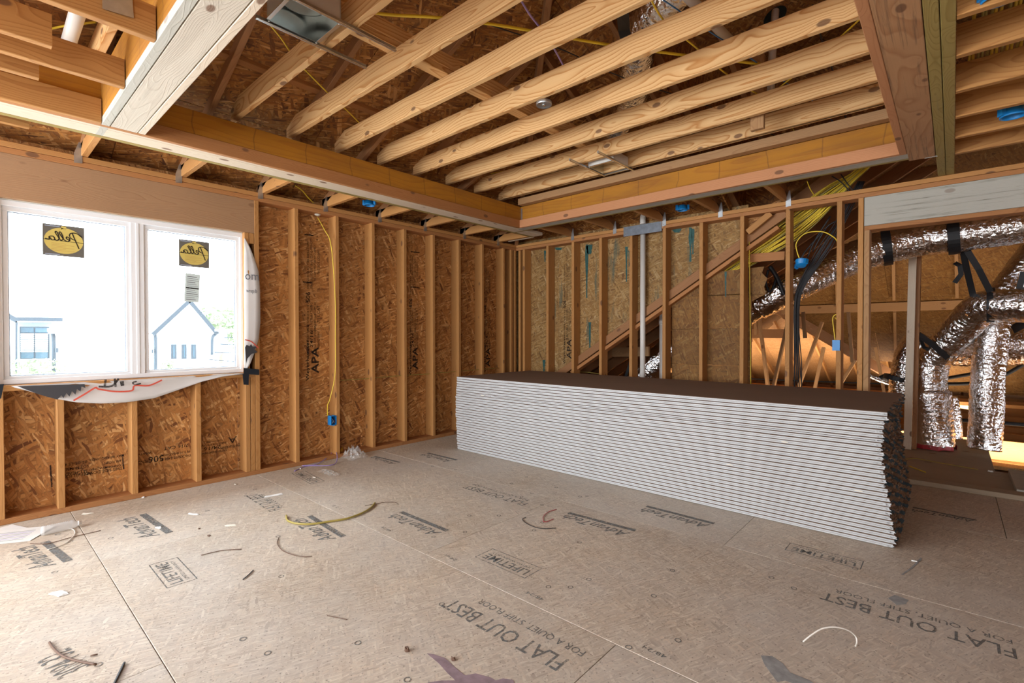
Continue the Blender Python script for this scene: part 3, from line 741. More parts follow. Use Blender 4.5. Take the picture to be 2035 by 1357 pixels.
# ================================================================== WINDOW
win = root('window_1', (-.07, -4.28, .92), 'structure', label='white twin picture window with stickers on both panes')
def wb(name, y0, y1, z0, z1, x0=-.115, x1=-.048, mat='vinyl', c=.004): return bx(name, win, x0, x1, y0, y1, z0, z1, mat, c=c)
YL, YR, ZB, ZTW = -5.034, -3.530, .902, 2.108
wb('window_frame', YL, YR, ZTW-.040, ZTW); wb('window_frame', YL, YR, ZB, ZB+.034)
wb('window_frame', YL, YL+.038, ZB+.030, ZTW-.036); wb('window_frame', YR-.036, YR, ZB+.030, ZTW-.036)
wb('mullion', -4.326, -4.240, ZB+.030, ZTW-.036, x1=-.052); wb('mullion_strip', -4.292, -4.274, ZB+.032, ZTW-.038, x0=-.052, x1=-.0475, c=.001)
for ya, yb in ((-4.968, -4.352), (-4.214, -3.594)):
    za, zb = .954, 2.038
    for nm, a, b_, c_, d_ in (('sash', ya-.030, yb+.030, zb, zb+.032), ('sash', ya-.030, yb+.030, za-.021, za), ('sash', ya-.030, ya, za, zb), ('sash', yb, yb+.030, za, zb)):
        wb(nm, a, b_, c_, d_, x0=-.105, x1=-.062, c=.003)
    for a, b_, c_, d_ in ((ya, yb, zb-.005, zb), (ya, yb, za, za+.005), (ya, ya+.005, za, zb), (yb-.006, yb, za, zb)):
        wb('gasket', a, b_, c_, d_, x0=-.094, x1=-.084, mat='spline', c=.0008)
    wb('pane', ya, yb, za, zb, x0=-.091, x1=-.087, mat='glass', c=.0002)
bx('jamb_strip', wallA, -.12, -.03, -3.528, -3.507, .902, 2.11, 'pale', axis=2)
bx('foam_strip', wallA, -.10, -.04, -5.03, -3.53, 2.1085, 2.1118, 'scrap', axis=1, c=.0005)
# stickers on the panes
def stroke_me(strokes, w, th=.0004):
    V = []; Fc = []
    for pts in strokes:
        pts = [Vector((x, y, 0)) for x, y in pts]
        pts = smooth_path(pts, 4) if len(pts) > 2 else pts
        n0 = len(V)
        for i, p in enumerate(pts):
            t = (pts[min(i+1, len(pts)-1)]-pts[max(i-1, 0)]).normalized(); n = Vector((-t.y, t.x, 0))
            for s_, zz in ((-1, -th), (1, -th), (1, th), (-1, th)): V.append(p+n*(s_*w/2)+Vector((0, 0, zz)))
        for i in range(len(pts)-1):
            for k in range(4): a = n0+i*4; Fc.append((a+k, a+(k+1) % 4, a+4+(k+1) % 4, a+4+k))
        Fc.append((n0+3, n0+2, n0+1, n0)); e = n0+4*(len(pts)-1); Fc.append((e, e+1, e+2, e+3))
    return mesh(V, Fc)
def rectpts(x0, x1, y0, y1): return [(x0, y0), (x1, y0), (x1, y1), (x0, y1)]
def ellip(cx, cy, rx, ry, n=28): return [(cx+rx*math.cos(2*math.pi*k/n), cy+ry*math.sin(2*math.pi*k/n)) for k in range(n)]
script = [[(-.30, -.52), (-.16, .05), (-.05, .50)], [(-.42, .28), (-.20, .52), (.02, .46), (.02, .18), (-.18, .02)],
          [(.02, -.02), (.16, .10), (.14, .22), (.04, .10), (.10, -.10), (.24, -.02)], [(.24, -.02), (.42, .42), (.36, .48), (.28, .10), (.36, -.10)],
          [(.36, -.08), (.56, .42), (.50, .48), (.42, .10), (.50, -.10), (.58, -.02)], [(.76, .14), (.64, .16), (.58, -.02), (.68, -.08), (.78, .12), (.78, -.06), (.92, -.02)]]
def sticker(u0, v0, u1, v1, side):
    a = P(u0, v0, 'x', -.0855); b_ = P(u1, v1, 'x', -.0855); w = abs(b_.y-a.y); h = .215
    c_ = (a+b_)/2; fr = fr3((-.0855, c_.y, c_.z), (0, 1, 0), (0, 0, 1))
    st = poly_plate('pane_sticker', rectpts(-w/2, w/2, -h/2, h/2), fr, .0006, 'sticker_dark')
    tag(st, 'square grey product sticker with yellow oval near the top of the '+side+' window pane', 'sticker')
    poly_plate('yellow_oval', ellip(0, .0, w*.47, h*.42), fr @ Matrix.Translation((0, 0, .0012)), .0004, 'sticker', st)
    poly_plate('yellow_tab', rectpts(-w*.06, w*.06, h*.36, h*.47), fr @ Matrix.Translation((0, 0, .0012)), .0004, 'sticker', st)
    me = stroke_me([[(-(x-.25)*w*.66, y*h*.48+.008) for x, y in q] for q in script], .0065)
    link('script_lettering', me, M['ink'], st, fr @ Matrix.Translation((0, 0, .0024)))
    link('cross_line', stroke_me([[(-w*.48, 0), (w*.48, -.004)]], .003), M['ink'], st, fr @ Matrix.Translation((0, 0, .0022)))
    for k in range(6): link('fine_print', stroke_me([[(-w*.30, -h*(.10+.045*k)), (w*(.05+.2*(k % 2)), -h*(.10+.045*k))]], .0012), M['plate'], st, fr @ Matrix.Translation((0, 0, .0020)))
    for yy_ in (.445, -.455): link('fine_print', stroke_me([[(-w*.45, h*yy_), (-w*.1, h*yy_)]], .006), M['spline'], st, fr @ Matrix.Translation((0, 0, .0012)))
    return st
sticker(84, 445, 168, 511, 'left'); sticker(355, 477, 416, 531, 'right')
a = P(382, 572, 'x', -.0855); fr = fr3(a, (0, 1, 0), (0, 0, 1)) @ rot('Z', -3)
lb = poly_plate('pane_sticker', rectpts(-.052, .052, -.115, .115), fr, .0006, 'sticker_pale')
tag(lb, 'tall narrow pale rating label below the square sticker on the right window pane', 'sticker')
for k in range(13):
    y = .09-.0155*k; x1 = (.03, .04, .045, .02)[k % 4]
    if k == 6: link('label_bar', stroke_me([[(-.045, y), (.045, y)]], .010), M['ink'], lb, fr @ Matrix.Translation((0, 0, .0016)))
    else: link('fine_print', stroke_me([[(-.04, y), (x1, y)]], .003 if k % 3 else .005), M['wrap_grey'], lb, fr @ Matrix.Translation((0, 0, .0016)))
# house wrap hanging under the sill
def wrap_sheet(name, top, bot, nrow, depth, label):
    V = []; Fc = []; n = len(top)
    for j in range(nrow+1):
        t = j/nrow
        for i in range(n):
            a, b_ = top[i], bot[i]; p = a.lerp(b_, t)
            s_ = i/(n-1); p = p+Vector((depth*(t*t*.8)+.006*math.sin(i*1.3+t*2)+.004*math.sin(i*2.9+j*1.7), 0, 0)); V.append(p)
    for j in range(nrow):
        for i in range(n-1): a = j*n+i; Fc.append((a, a+n, a+n+1, a+1))
    o = link(name, mesh(V, Fc, True), M['wrap']); tag(o, label, 'house wrap')
    md = o.modifiers.new('s', 'SOLIDIFY'); md.thickness = .001; return o
top = [P(u, v, 'x', .004) for u, v in [(22, 767), (60, 765), (100, 763), (150, 760), (200, 758), (250, 755), (300, 752), (350, 749), (400, 746), (440, 743), (482, 741)]]
bot = [P(u, v, 'x', .004) for u, v in [(30, 770), (62, 778), (100, 790), (150, 799), (200, 801), (250, 799), (305, 791), (350, 776), (400, 758), (440, 748), (484, 743)]]
ws = wrap_sheet('house_wrap', top, bot, 6, .018, 'white house wrap flap with saw blade and red line hanging below the window sill')
def onwrap(pts, x=.034): return [P(u, v, 'x', x) for u, v in pts]
def world_plate(name, pts, mat, par, x=.034, th=.0005):
    fr = fr3((x, 0, 0), (0, 1, 0), (0, 0, 1)); return poly_plate(name, [(p.y, p.z) for p in onwrap(pts, x)], fr, th, mat, par)
saw = [(34, 767)]
lowc = [(44, 771), (60, 777), (76, 783), (92, 788), (104, 791), (114, 794)]
saw += lowc
teeth = [(114, 794), (122, 785), (126, 791), (132, 781), (138, 788), (143, 777), (150, 784), (153, 773), (160, 778), (162, 768), (170, 771), (168, 763)]
saw += teeth[1:]
world_plate('saw_blade_print', saw, 'saw', ws)
def world_stroke(name, lines, w, mat, par, x=.0355):
    fr = fr3((x, 0, 0), (0, 1, 0), (0, 0, 1)); me = stroke_me([[(p.y, p.z) for p in onwrap(l, x)] for l in lines], w)
    return link(name, me, M[mat], par, fr)
world_stroke('red_print', [[(146, 796), (170, 782), (190, 770), (196, 773), (230, 778), (262, 776), (268, 766), (296, 766), (322, 755)]], .011, 'wrap_red', ws)
world_stroke('bold_print', [[(196, 768), (222, 767), (236, 752)], [(210, 754), (208, 768)], [(228, 752), (230, 769)]], .013, 'ink', ws)
world_plate('bold_print', [(238, 758), (246, 757), (247, 766), (240, 767)], 'ink', ws, .0356)
world_stroke('bold_print', [[(272, 758), (264, 760), (268, 764), (280, 762)]], .010, 'ink', ws)
# wrap to the right of the window
rt_ = [(486, 474), (496, 492), (506, 514), (513, 540), (516, 580), (516, 640), (514, 672), (506, 700), (497, 722), (487, 738)]
lf_ = [(485, 474), (485, 490), (485, 512), (485, 540), (485, 580), (485, 640), (485, 672), (485, 700), (485, 722), (485, 738)]
topw = [P(u, v, 'x', .006) for u, v in lf_]; botw = [P(u, v, 'x', .006) for u, v in rt_]
w2 = wrap_sheet('house_wrap', topw, botw, 3, .010, 'white house wrap folded back at the right side of the window, grey letters om')
fw = lambda u, v: fr3(P(u, v, 'x', .027), (0, 1, 0), (0, 0, 1))
text('grey_lettering', 'om', .105, fw(501, 549), 'wrap_grey', w2, sx=.86, align='CENTER')
text('grey_lettering', 'wrap b', .050, fw(500, 578), 'wrap_grey', w2, sx=.62)
world_plate('saw_blade_print', [(487, 690), (490, 685), (496, 688), (499, 683), (502, 689), (511, 688), (506, 694), (512, 700), (500, 703), (492, 712), (489, 722)], 'saw', w2, .027)
world_stroke('red_print', [[(487, 675), (500, 679), (514, 692)]], .009, 'wrap_red', w2, .0272)
tp = world_plate('flashing_tape', [(484, 731), (515, 734), (515, 745), (484, 743)], 'tape', None, .030, .0008); tag(tp, 'black flashing tape strip crossing the lower right window corner', 'tape')
tp = world_plate('flashing_tape', [(482, 743), (495, 743), (494, 765), (484, 764)], 'tape', None, .029, .0008); tag(tp, 'short black tape tab hanging down at the right end of the sill', 'tape')
tp = world_plate('flashing_tape', [(-14, 764), (8, 763), (2, 792), (-14, 792)], 'tape', None, .0295, .0008); tag(tp, 'black tape tab at the far left end of the window sill', 'tape')
# ================================================================== OUTSIDE
HX = -15.0
outside = root('ground', (-12, -6, -3.3), 'structure')
bx('ground_slab', outside, -40, -.6, -30, 14, -3.4, -3.3, 'ground', axis=0)
def hp(u, v, x=HX): return P(u, v, 'x', x)
h1 = root('neighbour_house', (HX-3, -6.0, -3.3), label='white gabled neighbour house with three narrow windows, seen through the right pane', category='house')
def hwall(par, pts, mat='h_wall', x=HX, th=.2): return slab('wall', par, [hp(u, v, x) for u, v in pts], (-1, 0, 0), th, mat)
hwall(h1, [(309, 745), (309, 661), (375, 600), (426, 661), (426, 745)])
e1, e2, ap = hp(302, 663), hp(430, 662), hp(375, 596)
for a_, b_ in ((e1, ap), (e2, ap)):
    lum('roof', h1, a_+Vector((-3.1, 0, 0)), b_+Vector((-3.1, 0, 0)), 6.3, .06, 'h_roof', up=(0, 0, 1))
    lum('roof_trim', h1, a_+Vector((.10, 0, -.03)), b_+Vector((.10, 0, -.03)), .06, .12, 'h_trim')
for u0, u1 in ((339, 350), (360, 370), (379, 389)):
    a_, b_ = hp(u0, 684), hp(u1, 713); f_ = bx('window', h1, HX+.01, HX+.07, a_.y, b_.y, b_.z, a_.z, 'h_trim', axis=2)
    bx('pane', f_, HX+.071, HX+.08, a_.y+.05, b_.y-.05, b_.z+.05, a_.z-.05, 'h_glass', axis=2)
cable('downpipe', [hp(304, 664), hp(309, 672), hp(309, 748)], .05, 'h_trim', parent=h1); cable('downpipe', [hp(428, 664), hp(422, 672), hp(421, 705)], .05, 'h_trim', parent=h1)
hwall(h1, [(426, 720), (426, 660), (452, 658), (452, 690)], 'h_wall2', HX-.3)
bx('eave', h1, HX-2, HX+.2, hp(424, 658).y, hp(466, 657).y, hp(424, 658).z, hp(424, 654).z, 'h_roof', axis=1)
bx('lamp', h1, HX, HX+.12, hp(300, 700).y, hp(303, 706).y, hp(300, 702).z, hp(300, 694).z, 'h_trim', axis=2)
h2 = root('neighbour_house', (HX-3, -10.5, -3.3), label='white neighbour house with a large dark-framed window, seen through the left pane', category='house')
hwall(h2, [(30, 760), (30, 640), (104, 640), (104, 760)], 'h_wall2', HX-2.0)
hwall(h2, [(106, 760), (106, 662), (260, 660), (260, 760)], 'h_wall', HX)
hwall(h2, [(8, 760), (8, 628), (30, 640), (30, 760)], 'h_wall', HX+.3)
def hbar(par, u0, v0, u1, v1, x, w, h, mat, nm='roof_trim'): return lum(nm, par, hp(u0, v0, x), hp(u1, v1, x), w, h, mat)
hbar(h2, 30, 634, 124, 635, HX-1.9, .2, .12, 'h_trim'); hbar(h2, 12, 625, 33, 637, HX+.4, .2, .12, 'h_trim'); hbar(h2, 96, 660, 250, 660, HX+.1, .2, .09, 'h_wall2')
slab('roof', h2, [hp(94, 659, HX+.2), hp(262, 659, HX+.2), hp(256, 560, HX-6), hp(190, 560, HX-6)], (0, 0, 1), .1, 'h_roof')
cable('downpipe', [hp(98, 660), hp(106, 668), hp(107, 745)], .05, 'h_trim', parent=h2); cable('downpipe', [hp(33, 640, HX-1.6), hp(30, 648, HX-1.6), hp(30, 740, HX-1.6)], .05, 'h_trim', parent=h2)
bx('lamp', h2, HX+.1, HX+.25, hp(109, 697).y, hp(114, 697).y, hp(109, 700).z, hp(109, 691).z, 'h_trim', axis=2)
wf = bx('window', h2, HX-1.9, HX-1.82, hp(39, 650, HX-1.9).y, hp(97, 650, HX-1.9).y, hp(39, 713, HX-1.9).z, hp(39, 649, HX-1.9).z, 'h_trim', axis=1)
for u0, u1 in ((41, 67), (70, 95)):
    for v0, v1 in ((651, 661), (665, 711)):
        a_, b_ = hp(u0, v0, HX-1.82), hp(u1, v1, HX-1.82); bx('pane', wf, HX-1.819, HX-1.80, a_.y, b_.y, b_.z, a_.z, 'h_glass', axis=1)
    for k in range(9):
        a_, b_ = hp(u0, 664+k*4.2, HX-1.79), hp(u1, 664+k*4.2, HX-1.79); lum('blind_slat', wf, a_, b_, .02, .045, 'h_wall')
# near pale shingled roof slope at lower right
nr = root('porch_roof', (-7, -5.2, -.5), label='pale shingled porch roof with dark course lines beyond the lower right of the window', category='roof')
slab('roof_deck', nr, [hp(405, 734, -7), hp(480, 734, -7), hp(480, 664, -8.5), hp(452, 664, -8.5)], (0, 0, 1), .05, 'h_roof')
for a_, b_ in (((414, 714), (470, 719)), ((426, 700), (470, 701)), ((438, 684), (470, 685)), ((446, 671), (470, 671))):
    x_ = -7.0-(734-a_[1])/70*1.45; lum('shingle_course', nr, hp(*a_, x_+.04), hp(*b_, x_+.04), .03, .02, 'h_trim')
def foliage(name, c, rx, ry, rz, n, s_, label, cat, trunk=None):
    V = []; Fc = []
    for _ in range(n):
        d = Vector((R.gauss(0, 1), R.gauss(0, 1), R.gauss(0, 1))).normalized()*(R.random()**.4)
        p = Vector((d.x*rx, d.y*ry, d.z*rz)); a_ = Vector((R.gauss(0, 1), R.gauss(0, 1), R.gauss(0, 1))).normalized(); b_ = a_.orthogonal().normalized()
        k = len(V); V += [p+a_*s_, p+b_*s_*.5, p-a_*s_, p-b_*s_*.5]; Fc.append((k, k+1, k+2, k+3))
    r_ = root(name, c, label=label, category=cat)
    link('leaves', mesh(V, Fc), M['leaf'], r_, Matrix.Translation(c))['kind'] = 'stuff'
    cable('trunk', [Vector(c)+Vector((0, 0, -rz*.4)), Vector((c[0]+.1, c[1], (c[2]-3.3)/2)), Vector((c[0], c[1], -3.3))], trunk or .03, 'bark_t', parent=r_)
c_ = hp(438, 652, -24); foliage('tree', tuple(c_), 1.6, 2.0, 1.1, 900, .16, 'pale green tree rising behind the gabled white house', 'tree', .12)
c_ = hp(60, 738, -14.6); foliage('bush', tuple(c_), .5, .9, .38, 500, .06, 'low flowering bush below the large window of the left house', 'bush')
c_ = hp(333, 728, -14.4); foliage('bush', tuple(c_), .2, .2, .22, 120, .06, 'small green shrub at the foot of the gabled house', 'bush')
# ================================================================== DRYWALL STACK
BUN = []; ORD = 'first second third fourth fifth sixth seventh eighth ninth tenth eleventh twelfth thirteenth fourteenth fifteenth'.split()
NB = 30; HB = .778/NB
prof_x = [0, .006, .010, .012, .018, .010, -.005, -.012, -.020, -.022]
def dw_sheet(L, y0, y1, z0, z1, seed, jag):
    """one gypsum board: rounded long edges, ragged right end"""
    rr = random.Random(seed); V = []; Fc = []; ny = 26
    cin = .0010; cy = .0075; cz = .0030; lo = (seed % 2 == 0)
    oy0, oz0 = (cy, cz) if lo else (cin, .0004); oy1, oz1 = (cin, .0004) if lo else (cy, cz)
    ring_y = [y0+(y1-y0)*k/ny for k in range(ny+1)]
    top = []; bot = []
    for side, xb in ((-1, -L/2), (1, L/2)):
        for k, y in enumerate(ring_y):
            j = (rr.uniform(-.004, .004)+(.010*jag*math.sin(k*1.9+seed)+rr.uniform(-.008, .008))*(1 if side > 0 else .35)) if 0 < k < ny else rr.uniform(-.003, .003)
            V.append((xb+j, y, z0)); V.append((xb+j, y, z1))
    n2 = 2*(ny+1)
    for k in range(ny):
        a = 2*k; b_ = n2+2*k
        Fc.append((a, a+1, a+3, a+2)); Fc.append((b_, b_+2, b_+3, b_+1))
        Fc.append((a+1, b_+1, b_+3, a+3)); Fc.append((a, a+2, b_+2, b_))
    # front and back long edges with a small bevel
    for (i, s_) in ((0, -1), (2*ny, 1)):
        a0, a1, b0, b1 = i, i+1, n2+i, n2+i+1
        k = len(V); y = (y0 if s_ < 0 else y1)+s_*.008
        V += [(V[a0][0], y, z0+oz0), (V[a1][0], y, z1-oz1), (V[b0][0], y, z0+oz0), (V[b1][0], y, z1-oz1)]
        q = [(a0, b0, k+2, k), (k, k+2, k+3, k+1), (k+1, k+3, b1, a1)]
        if s_ > 0: q = [tuple(reversed(f)) for f in q]
        Fc += q; Fc += [(a0, k, k+1, a1) if s_ < 0 else (a1, k+1, k, a0), (b1, k+3, k+2, b0) if s_ < 0 else (b0, k+2, k+3, b1)]
    me = mesh(V, Fc)
    return me
DX0, DX1, DY0, DY1 = .585, 4.285, -1.632, -.42
dw_mats = [M['dw_edge'], M['dw_core'], M['dw_back']]
for i in range(NB):
    t = i/(NB-1); dxr = .030*math.sin(t*7.0+.4)+(-.022 if t > .72 else 0)+.030*(t < .12); dxl = .02*math.sin(t*5+2)
    xa = DX0+dxl*.6+R.uniform(-.004, .004); xb = DX1+dxr*.55-.02*t+R.uniform(-.008, .008)
    yo = R.uniform(-.0022, .0022)-(.004 if i in (9, 21) else 0)
    z0 = .0005+i*HB; L_ = xb-xa; cx = (xa+xb)/2
    if i == NB-1: lab = 'topmost pair of drywall sheets in the long stack, brown paper face up'
    elif i == 0: lab = 'lowest pair of drywall sheets in the long stack, resting on the floor'
    elif i == 23: lab = 'creased pair of drywall sheets about six layers below the top of the stack, slightly gapped'
    elif i < 15: lab = 'pair of drywall sheets in the long stack, '+ORD[i]+' layer up from the floor'
    else: lab = 'pair of drywall sheets in the long stack, '+ORD[NB-1-i]+' layer down from the top'
    r_ = root('drywall_bundle', (cx, (DY0+DY1)/2, z0), label=lab, category='drywall')
    r_['group'] = 'drywall pairs in the long stack'; BUN.append(r_)
    gap = .0016 if i == 23 else .0
    for s_ in range(2):
        za = z0+s_*HB/2+.0002; zb = z0+(s_+1)*HB/2-.0004-(gap if s_ == 0 else 0)
        me = dw_sheet(L_, DY0+yo-(DY0+DY1)/2, DY1+yo-(DY0+DY1)/2, za-z0, zb-z0, i*2+s_, 1.0)
        o = link('drywall_sheet', me, dw_mats, r_, Matrix.Translation((cx, (DY0+DY1)/2, z0)))
        for p in me.polygons:
            n_ = p.normal
            p.material_index = (2 if n_.x > 0 else 1) if abs(n_.x) > .5 else (2 if abs(n_.z) > .25 else 0)
    # torn end tape: alternating brown and blue scales along the right end
    for mi, mt in ((0, 'dw_tape1'), (1, 'dw_tape2')):
        V = []; Fc = []; ny = 13
        for k in range(ny):
            if (k+i+mi) % 2: continue
            ya = DY0+yo+(DY1-DY0)*k/ny; yb = ya+(DY1-DY0)/ny*R.uniform(.8, 1.15)
            xo = R.uniform(.004, .026); zlo = z0+.0005; zhi = z0+HB*R.uniform(.75, .98); b0 = len(V)
            for (xx, yy_, zz) in ((xb+.002, ya, zhi), (xb+.002, yb, zhi), (xb+xo, yb, (zlo+zhi)/2), (xb+xo*.8, (ya+yb)/2, zlo+.002), (xb+xo*.9, ya, (zlo+zhi)/2+.003)): V.append((xx, yy_, zz))
            for (xx, yy_, zz) in list(V[b0:b0+5]): V.append((xx-.003, yy_, min(zz+.001, z0+HB-.0005)))
            Fc += [tuple(b0+q for q in (0, 1, 2, 3, 4)), tuple(b0+5+q for q in (4, 3, 2, 1, 0))]+[(b0+q, b0+5+q, b0+5+(q+1) % 5, b0+(q+1) % 5) for q in range(5)]
        o = link('end_tape', mesh([(x-cx, y-(DY0+DY1)/2, z-z0) for x, y, z in V], Fc), M[mt], r_, Matrix.Translation((cx, (DY0+DY1)/2, z0))); o['kind'] = 'stuff'
    # white chips torn out of the near corner
    V = []; Fc = []
    for k in range(5):
        p = Vector((xb-R.uniform(-.004, .03), DY0+yo-.011, z0+R.uniform(.007, HB-.007))); b0 = len(V); s_ = R.uniform(.003, .010)
        V += [p+Vector((-s_, -.001, -s_*.4)), p+Vector((s_, -.004, -s_*.3)), p+Vector((s_*.6, -.007, s_*.5)), p+Vector((-s_*.3, -.002, s_*.6)), p+Vector((0, .002, 0))]
        Fc += [(b0, b0+1, b0+2, b0+3), (b0, b0+4, b0+1), (b0+1, b0+4, b0+2), (b0+2, b0+4, b0+3), (b0+3, b0+4, b0)]
    o = link('torn_paper', mesh([v-Vector((cx, (DY0+DY1)/2, z0)) for v in V], Fc), M['dw_edge'], r_, Matrix.Translation((cx, (DY0+DY1)/2, z0)))
    o['kind'] = 'stuff'
# scuffs on the front of the stack
for u, v in ((960, 786), (980, 790), (1100, 802), (1560, 876), (1602, 885), (1680, 918), (1430, 935), (1610, 945), (1640, 958), (1000, 865), (1120, 918), (1370, 990), (1450, 920), (1706, 930), (1707, 950), (1708, 975)):
    p = P(u, v, 'y', DY0-.0052); k = 9
    pts = [(R.uniform(.6, 1.2)*.026*math.cos(6.283*j/k), R.uniform(.5, 1.2)*.0045*math.sin(6.283*j/k)) for j in range(k)]
    bi = min(NB-1, max(0, int(p.z/HB))); p.z = (bi+.5)*HB; p.y = DY0-.0128
    o = poly_plate('scuff', pts, fr3(p, (1, 0, 0), (0, 0, 1)), .0008, R.choice(['dw_core', 'dw_edge', 'scrap']), BUN[bi])
# ================================================================== DUCTS
def duct(name, pts, rad, label, bands=None, seg=30, n=12, seed=1, flat=1.0, mat='foil', parent=None, crink=.035):
    rr = random.Random(seed); path = smooth_path(pts, n); ph = [rr.uniform(0, 6.28) for _ in range(6)]
    # resample for even rings
    L = [0]
    for a, b_ in zip(path, path[1:]): L.append(L[-1]+(b_-a).length)
    tot = L[-1]; m_ = max(20, int(tot/.016)); out = []; j = 0
    for k in range(m_+1):
        s_ = tot*k/m_
        while j < len(L)-2 and L[j+1] < s_: j += 1
        out.append(path[j].lerp(path[j+1], (s_-L[j])/max(1e-6, L[j+1]-L[j])))
    def fn(i, k):
        return 1+.5*crink*math.sin(i*2.05+ph[0]+.5*math.sin(k*.9))+rr.uniform(-crink, crink)*.55+crink*.9*math.sin(k*2.1+i*.13+ph[1])*math.sin(i*.31+ph[2])
    me, o = tube_me(out, rad, seg, fn, flat)
    ob = link(name, me, M[mat], parent, Matrix.Translation(o)); 
    if parent is None: tag(ob, label, 'air duct')
    return ob
def pp(lst, y): return [P(u, v, 'y', y) for u, v in lst]
def pz(lst, z): return [P(u, v, 'z', z) for u, v in lst]
d1 = duct('flexible_duct', [P(1440, 660, 'y', .62), P(1500, 610, 'y', .62), P(1545, 585, 'y', .62), P(1600, 558, 'y', .70), P(1660, 528, 'y', .85), P(1740, 497, 'y', 1.0), P(1830, 475, 'y', 1.1), P(1930, 462, 'y', 1.1), P(2060, 440, 'y', 1.1)], lambda t: .135 if t < .15 else .165, 'long foil duct running under the header and sloping down to the left', seed=2)
d2 = duct('flexible_duct', [P(1853, 885, 'y', 1.78), P(1850, 820, 'y', 1.80), P(1846, 760, 'y', 1.80), P(1853, 718, 'y', 1.80), P(1885, 680, 'y', 1.72), P(1925, 635, 'y', 1.62), P(1955, 610, 'y', 1.50), P(2000, 607, 'y', 1.42), P(2080, 608, 'y', 1.35)], lambda t: .185 if t < .28 else .155, 'foil duct standing right of the pale post and bending right under a black strap', seed=3)
d3 = duct('flexible_duct', [P(1955, 892, 'y', 1.74), P(1960, 830, 'y', 1.76), P(1962, 760, 'y', 1.80), P(1968, 700, 'y', 1.84), P(1974, 650, 'y', 1.86), P(1985, 600, 'y', 1.9), P(2020, 550, 'y', 1.95), P(2075, 480, 'y', 2.0)], lambda t: .132, 'foil duct standing at the right of the doorway and leaning up to the right', seed=4)
d4 = duct('flexible_duct', [P(1880, 690, 'y', 2.45), P(1930, 690, 'y', 2.45), P(1990, 688, 'y', 2.45), P(2080, 684, 'y', 2.45)], .21, 'wide wrinkled foil duct lying across behind the two standing ducts', seed=5, crink=.05)
d5 = duct('flexible_duct', [P(1795, 800, 'y', 2.2), P(1800, 750, 'y', 2.2), P(1812, 700, 'y', 2.2), P(1840, 665, 'y', 2.2)], .15, 'foil duct curving up behind the left side of the pale post', seed=6)
d6 = duct('flexible_duct', [P(1890, 870, 'y', 2.25), P(1888, 830, 'y', 2.25), P(1880, 790, 'y', 2.25)], .10, 'short foil duct stub behind the standing duct beside the pale post', seed=7)
d7 = duct('flexible_duct', [P(1230, 790, 'y', 1.3), P(1290, 735, 'y', 1.4), P(1345, 690, 'y', 1.5)], .22, 'foil duct glimpsed between the studs left of the lower sheathing, behind white pipes', seed=8)
d8 = duct('flexible_duct', [P(1360, -40, 'z', 3.25), P(1310, 15, 'z', 3.22), P(1275, 70, 'z', 3.2), P(1262, 130, 'z', 3.15), P(1252, 200, 'z', 3.1), P(1200, 285, 'z', 3.05), P(1150, 330, 'z', 3.05)], .12, 'foil duct hanging above the tray ceiling joists', seed=9)
for p_, r0, lab in ((P(1853, 885, 'y', 1.78), .19, 'tall'),):
    V = []
    o = band('duct_boot_fringe', [p_+Vector((r0*math.cos(a)*R.uniform(.9, 1.1), r0*math.sin(a), -.005+R.uniform(0, .02))) for a in [k*.31 for k in range(21)]], (0, 0, 1), .045, .002, 'red_wire', label='ragged red and silver fringe at the foot of the standing duct', cat='duct fringe')
bo = root('wye_fitting', (d1.location.x, .62, 1.6), label='torn black insulated duct collar where the long duct meets the sheathing', category='duct collar')
cable('collar', pp([(1530, 530), (1542, 548), (1552, 570), (1558, 586)], .44), .022, 'black', parent=bo)
cable('collar_loop', pp([(1527, 536), (1522, 560), (1530, 580), (1541, 556), (1533, 532)], .46), .012, 'black', parent=bo)
# straps
def strap(pts, w, label, wdir=(1, 0, 0)): return band('duct_strap', pts, wdir, w, .003, 'black', label=label, cat='strap')
def hoop(c, axis, r, w, label, a0=0, a1=360, parent=None):
    axis = Vector(axis).normalized(); e1 = axis.orthogonal().normalized(); e2 = axis.cross(e1)
    pts = [Vector(c)+e1*(r*math.cos(math.radians(a)))+e2*(r*math.sin(math.radians(a))) for a in range(a0, a1+1, 12)]
    o = band('duct_strap', pts, axis, w, .003, 'black', parent=parent)
    if parent is None: tag(o, label, 'strap')
    return o
c1 = P(1762, 492, 'y', 1.03); hoop(c1, (1, .1, .1), .178, .075, 'black strap hooped round the long duct just left of the pale post')
c1 = P(1895, 468, 'y', 1.1); hoop(c1, (1, 0, .05), .178, .085, 'wide black strap round the long duct near its right end')
q = P(1912, 490, 'y', 1.12)
strap([q, P(1920, 530, 'y', 1.25), P(1935, 592, 'y', 1.45)], .050, 'black strap running straight down from the long duct to the bending duct')
strap([P(1917, 490, 'y', 1.12), P(1945, 535, 'y', 1.2), P(1968, 580, 'y', 1.3)], .050, 'black strap slanting down right from the long duct to the bending duct')
c1 = P(1969, 606, 'y', 1.47); hoop(c1, (1, -.05, -.0), .167, .055, 'black strap looped round the bend of the duct beside the standing ones')
strap([P(1897, 522, 'y', 1.9), P(1908, 528, 'y', 1.88), P(1910, 545, 'y', 1.9), P(1897, 562, 'y', 1.92)], .045, 'loose curled end of black strap nailed to a rafter')
strap([P(1824, 664, 'y', 1.55), P(1850, 682, 'y', 1.55), P(1884, 712, 'y', 1.58)], .060, 'black strap slanting down over the elbow right of the pale post', (0, .3, 1))
strap([P(1826, 664, 'y', 1.6), P(1836, 690, 'y', 1.62), P(1846, 695, 'y', 1.62)], .040, 'short black strap tail hanging beside the elbow near the pale post', (0, .3, 1))
c1 = P(1788, 752, 'y', 2.2); hoop(c1, (.2, 0, 1), .155, .05, 'grey-black strap round the duct left of the pale post')
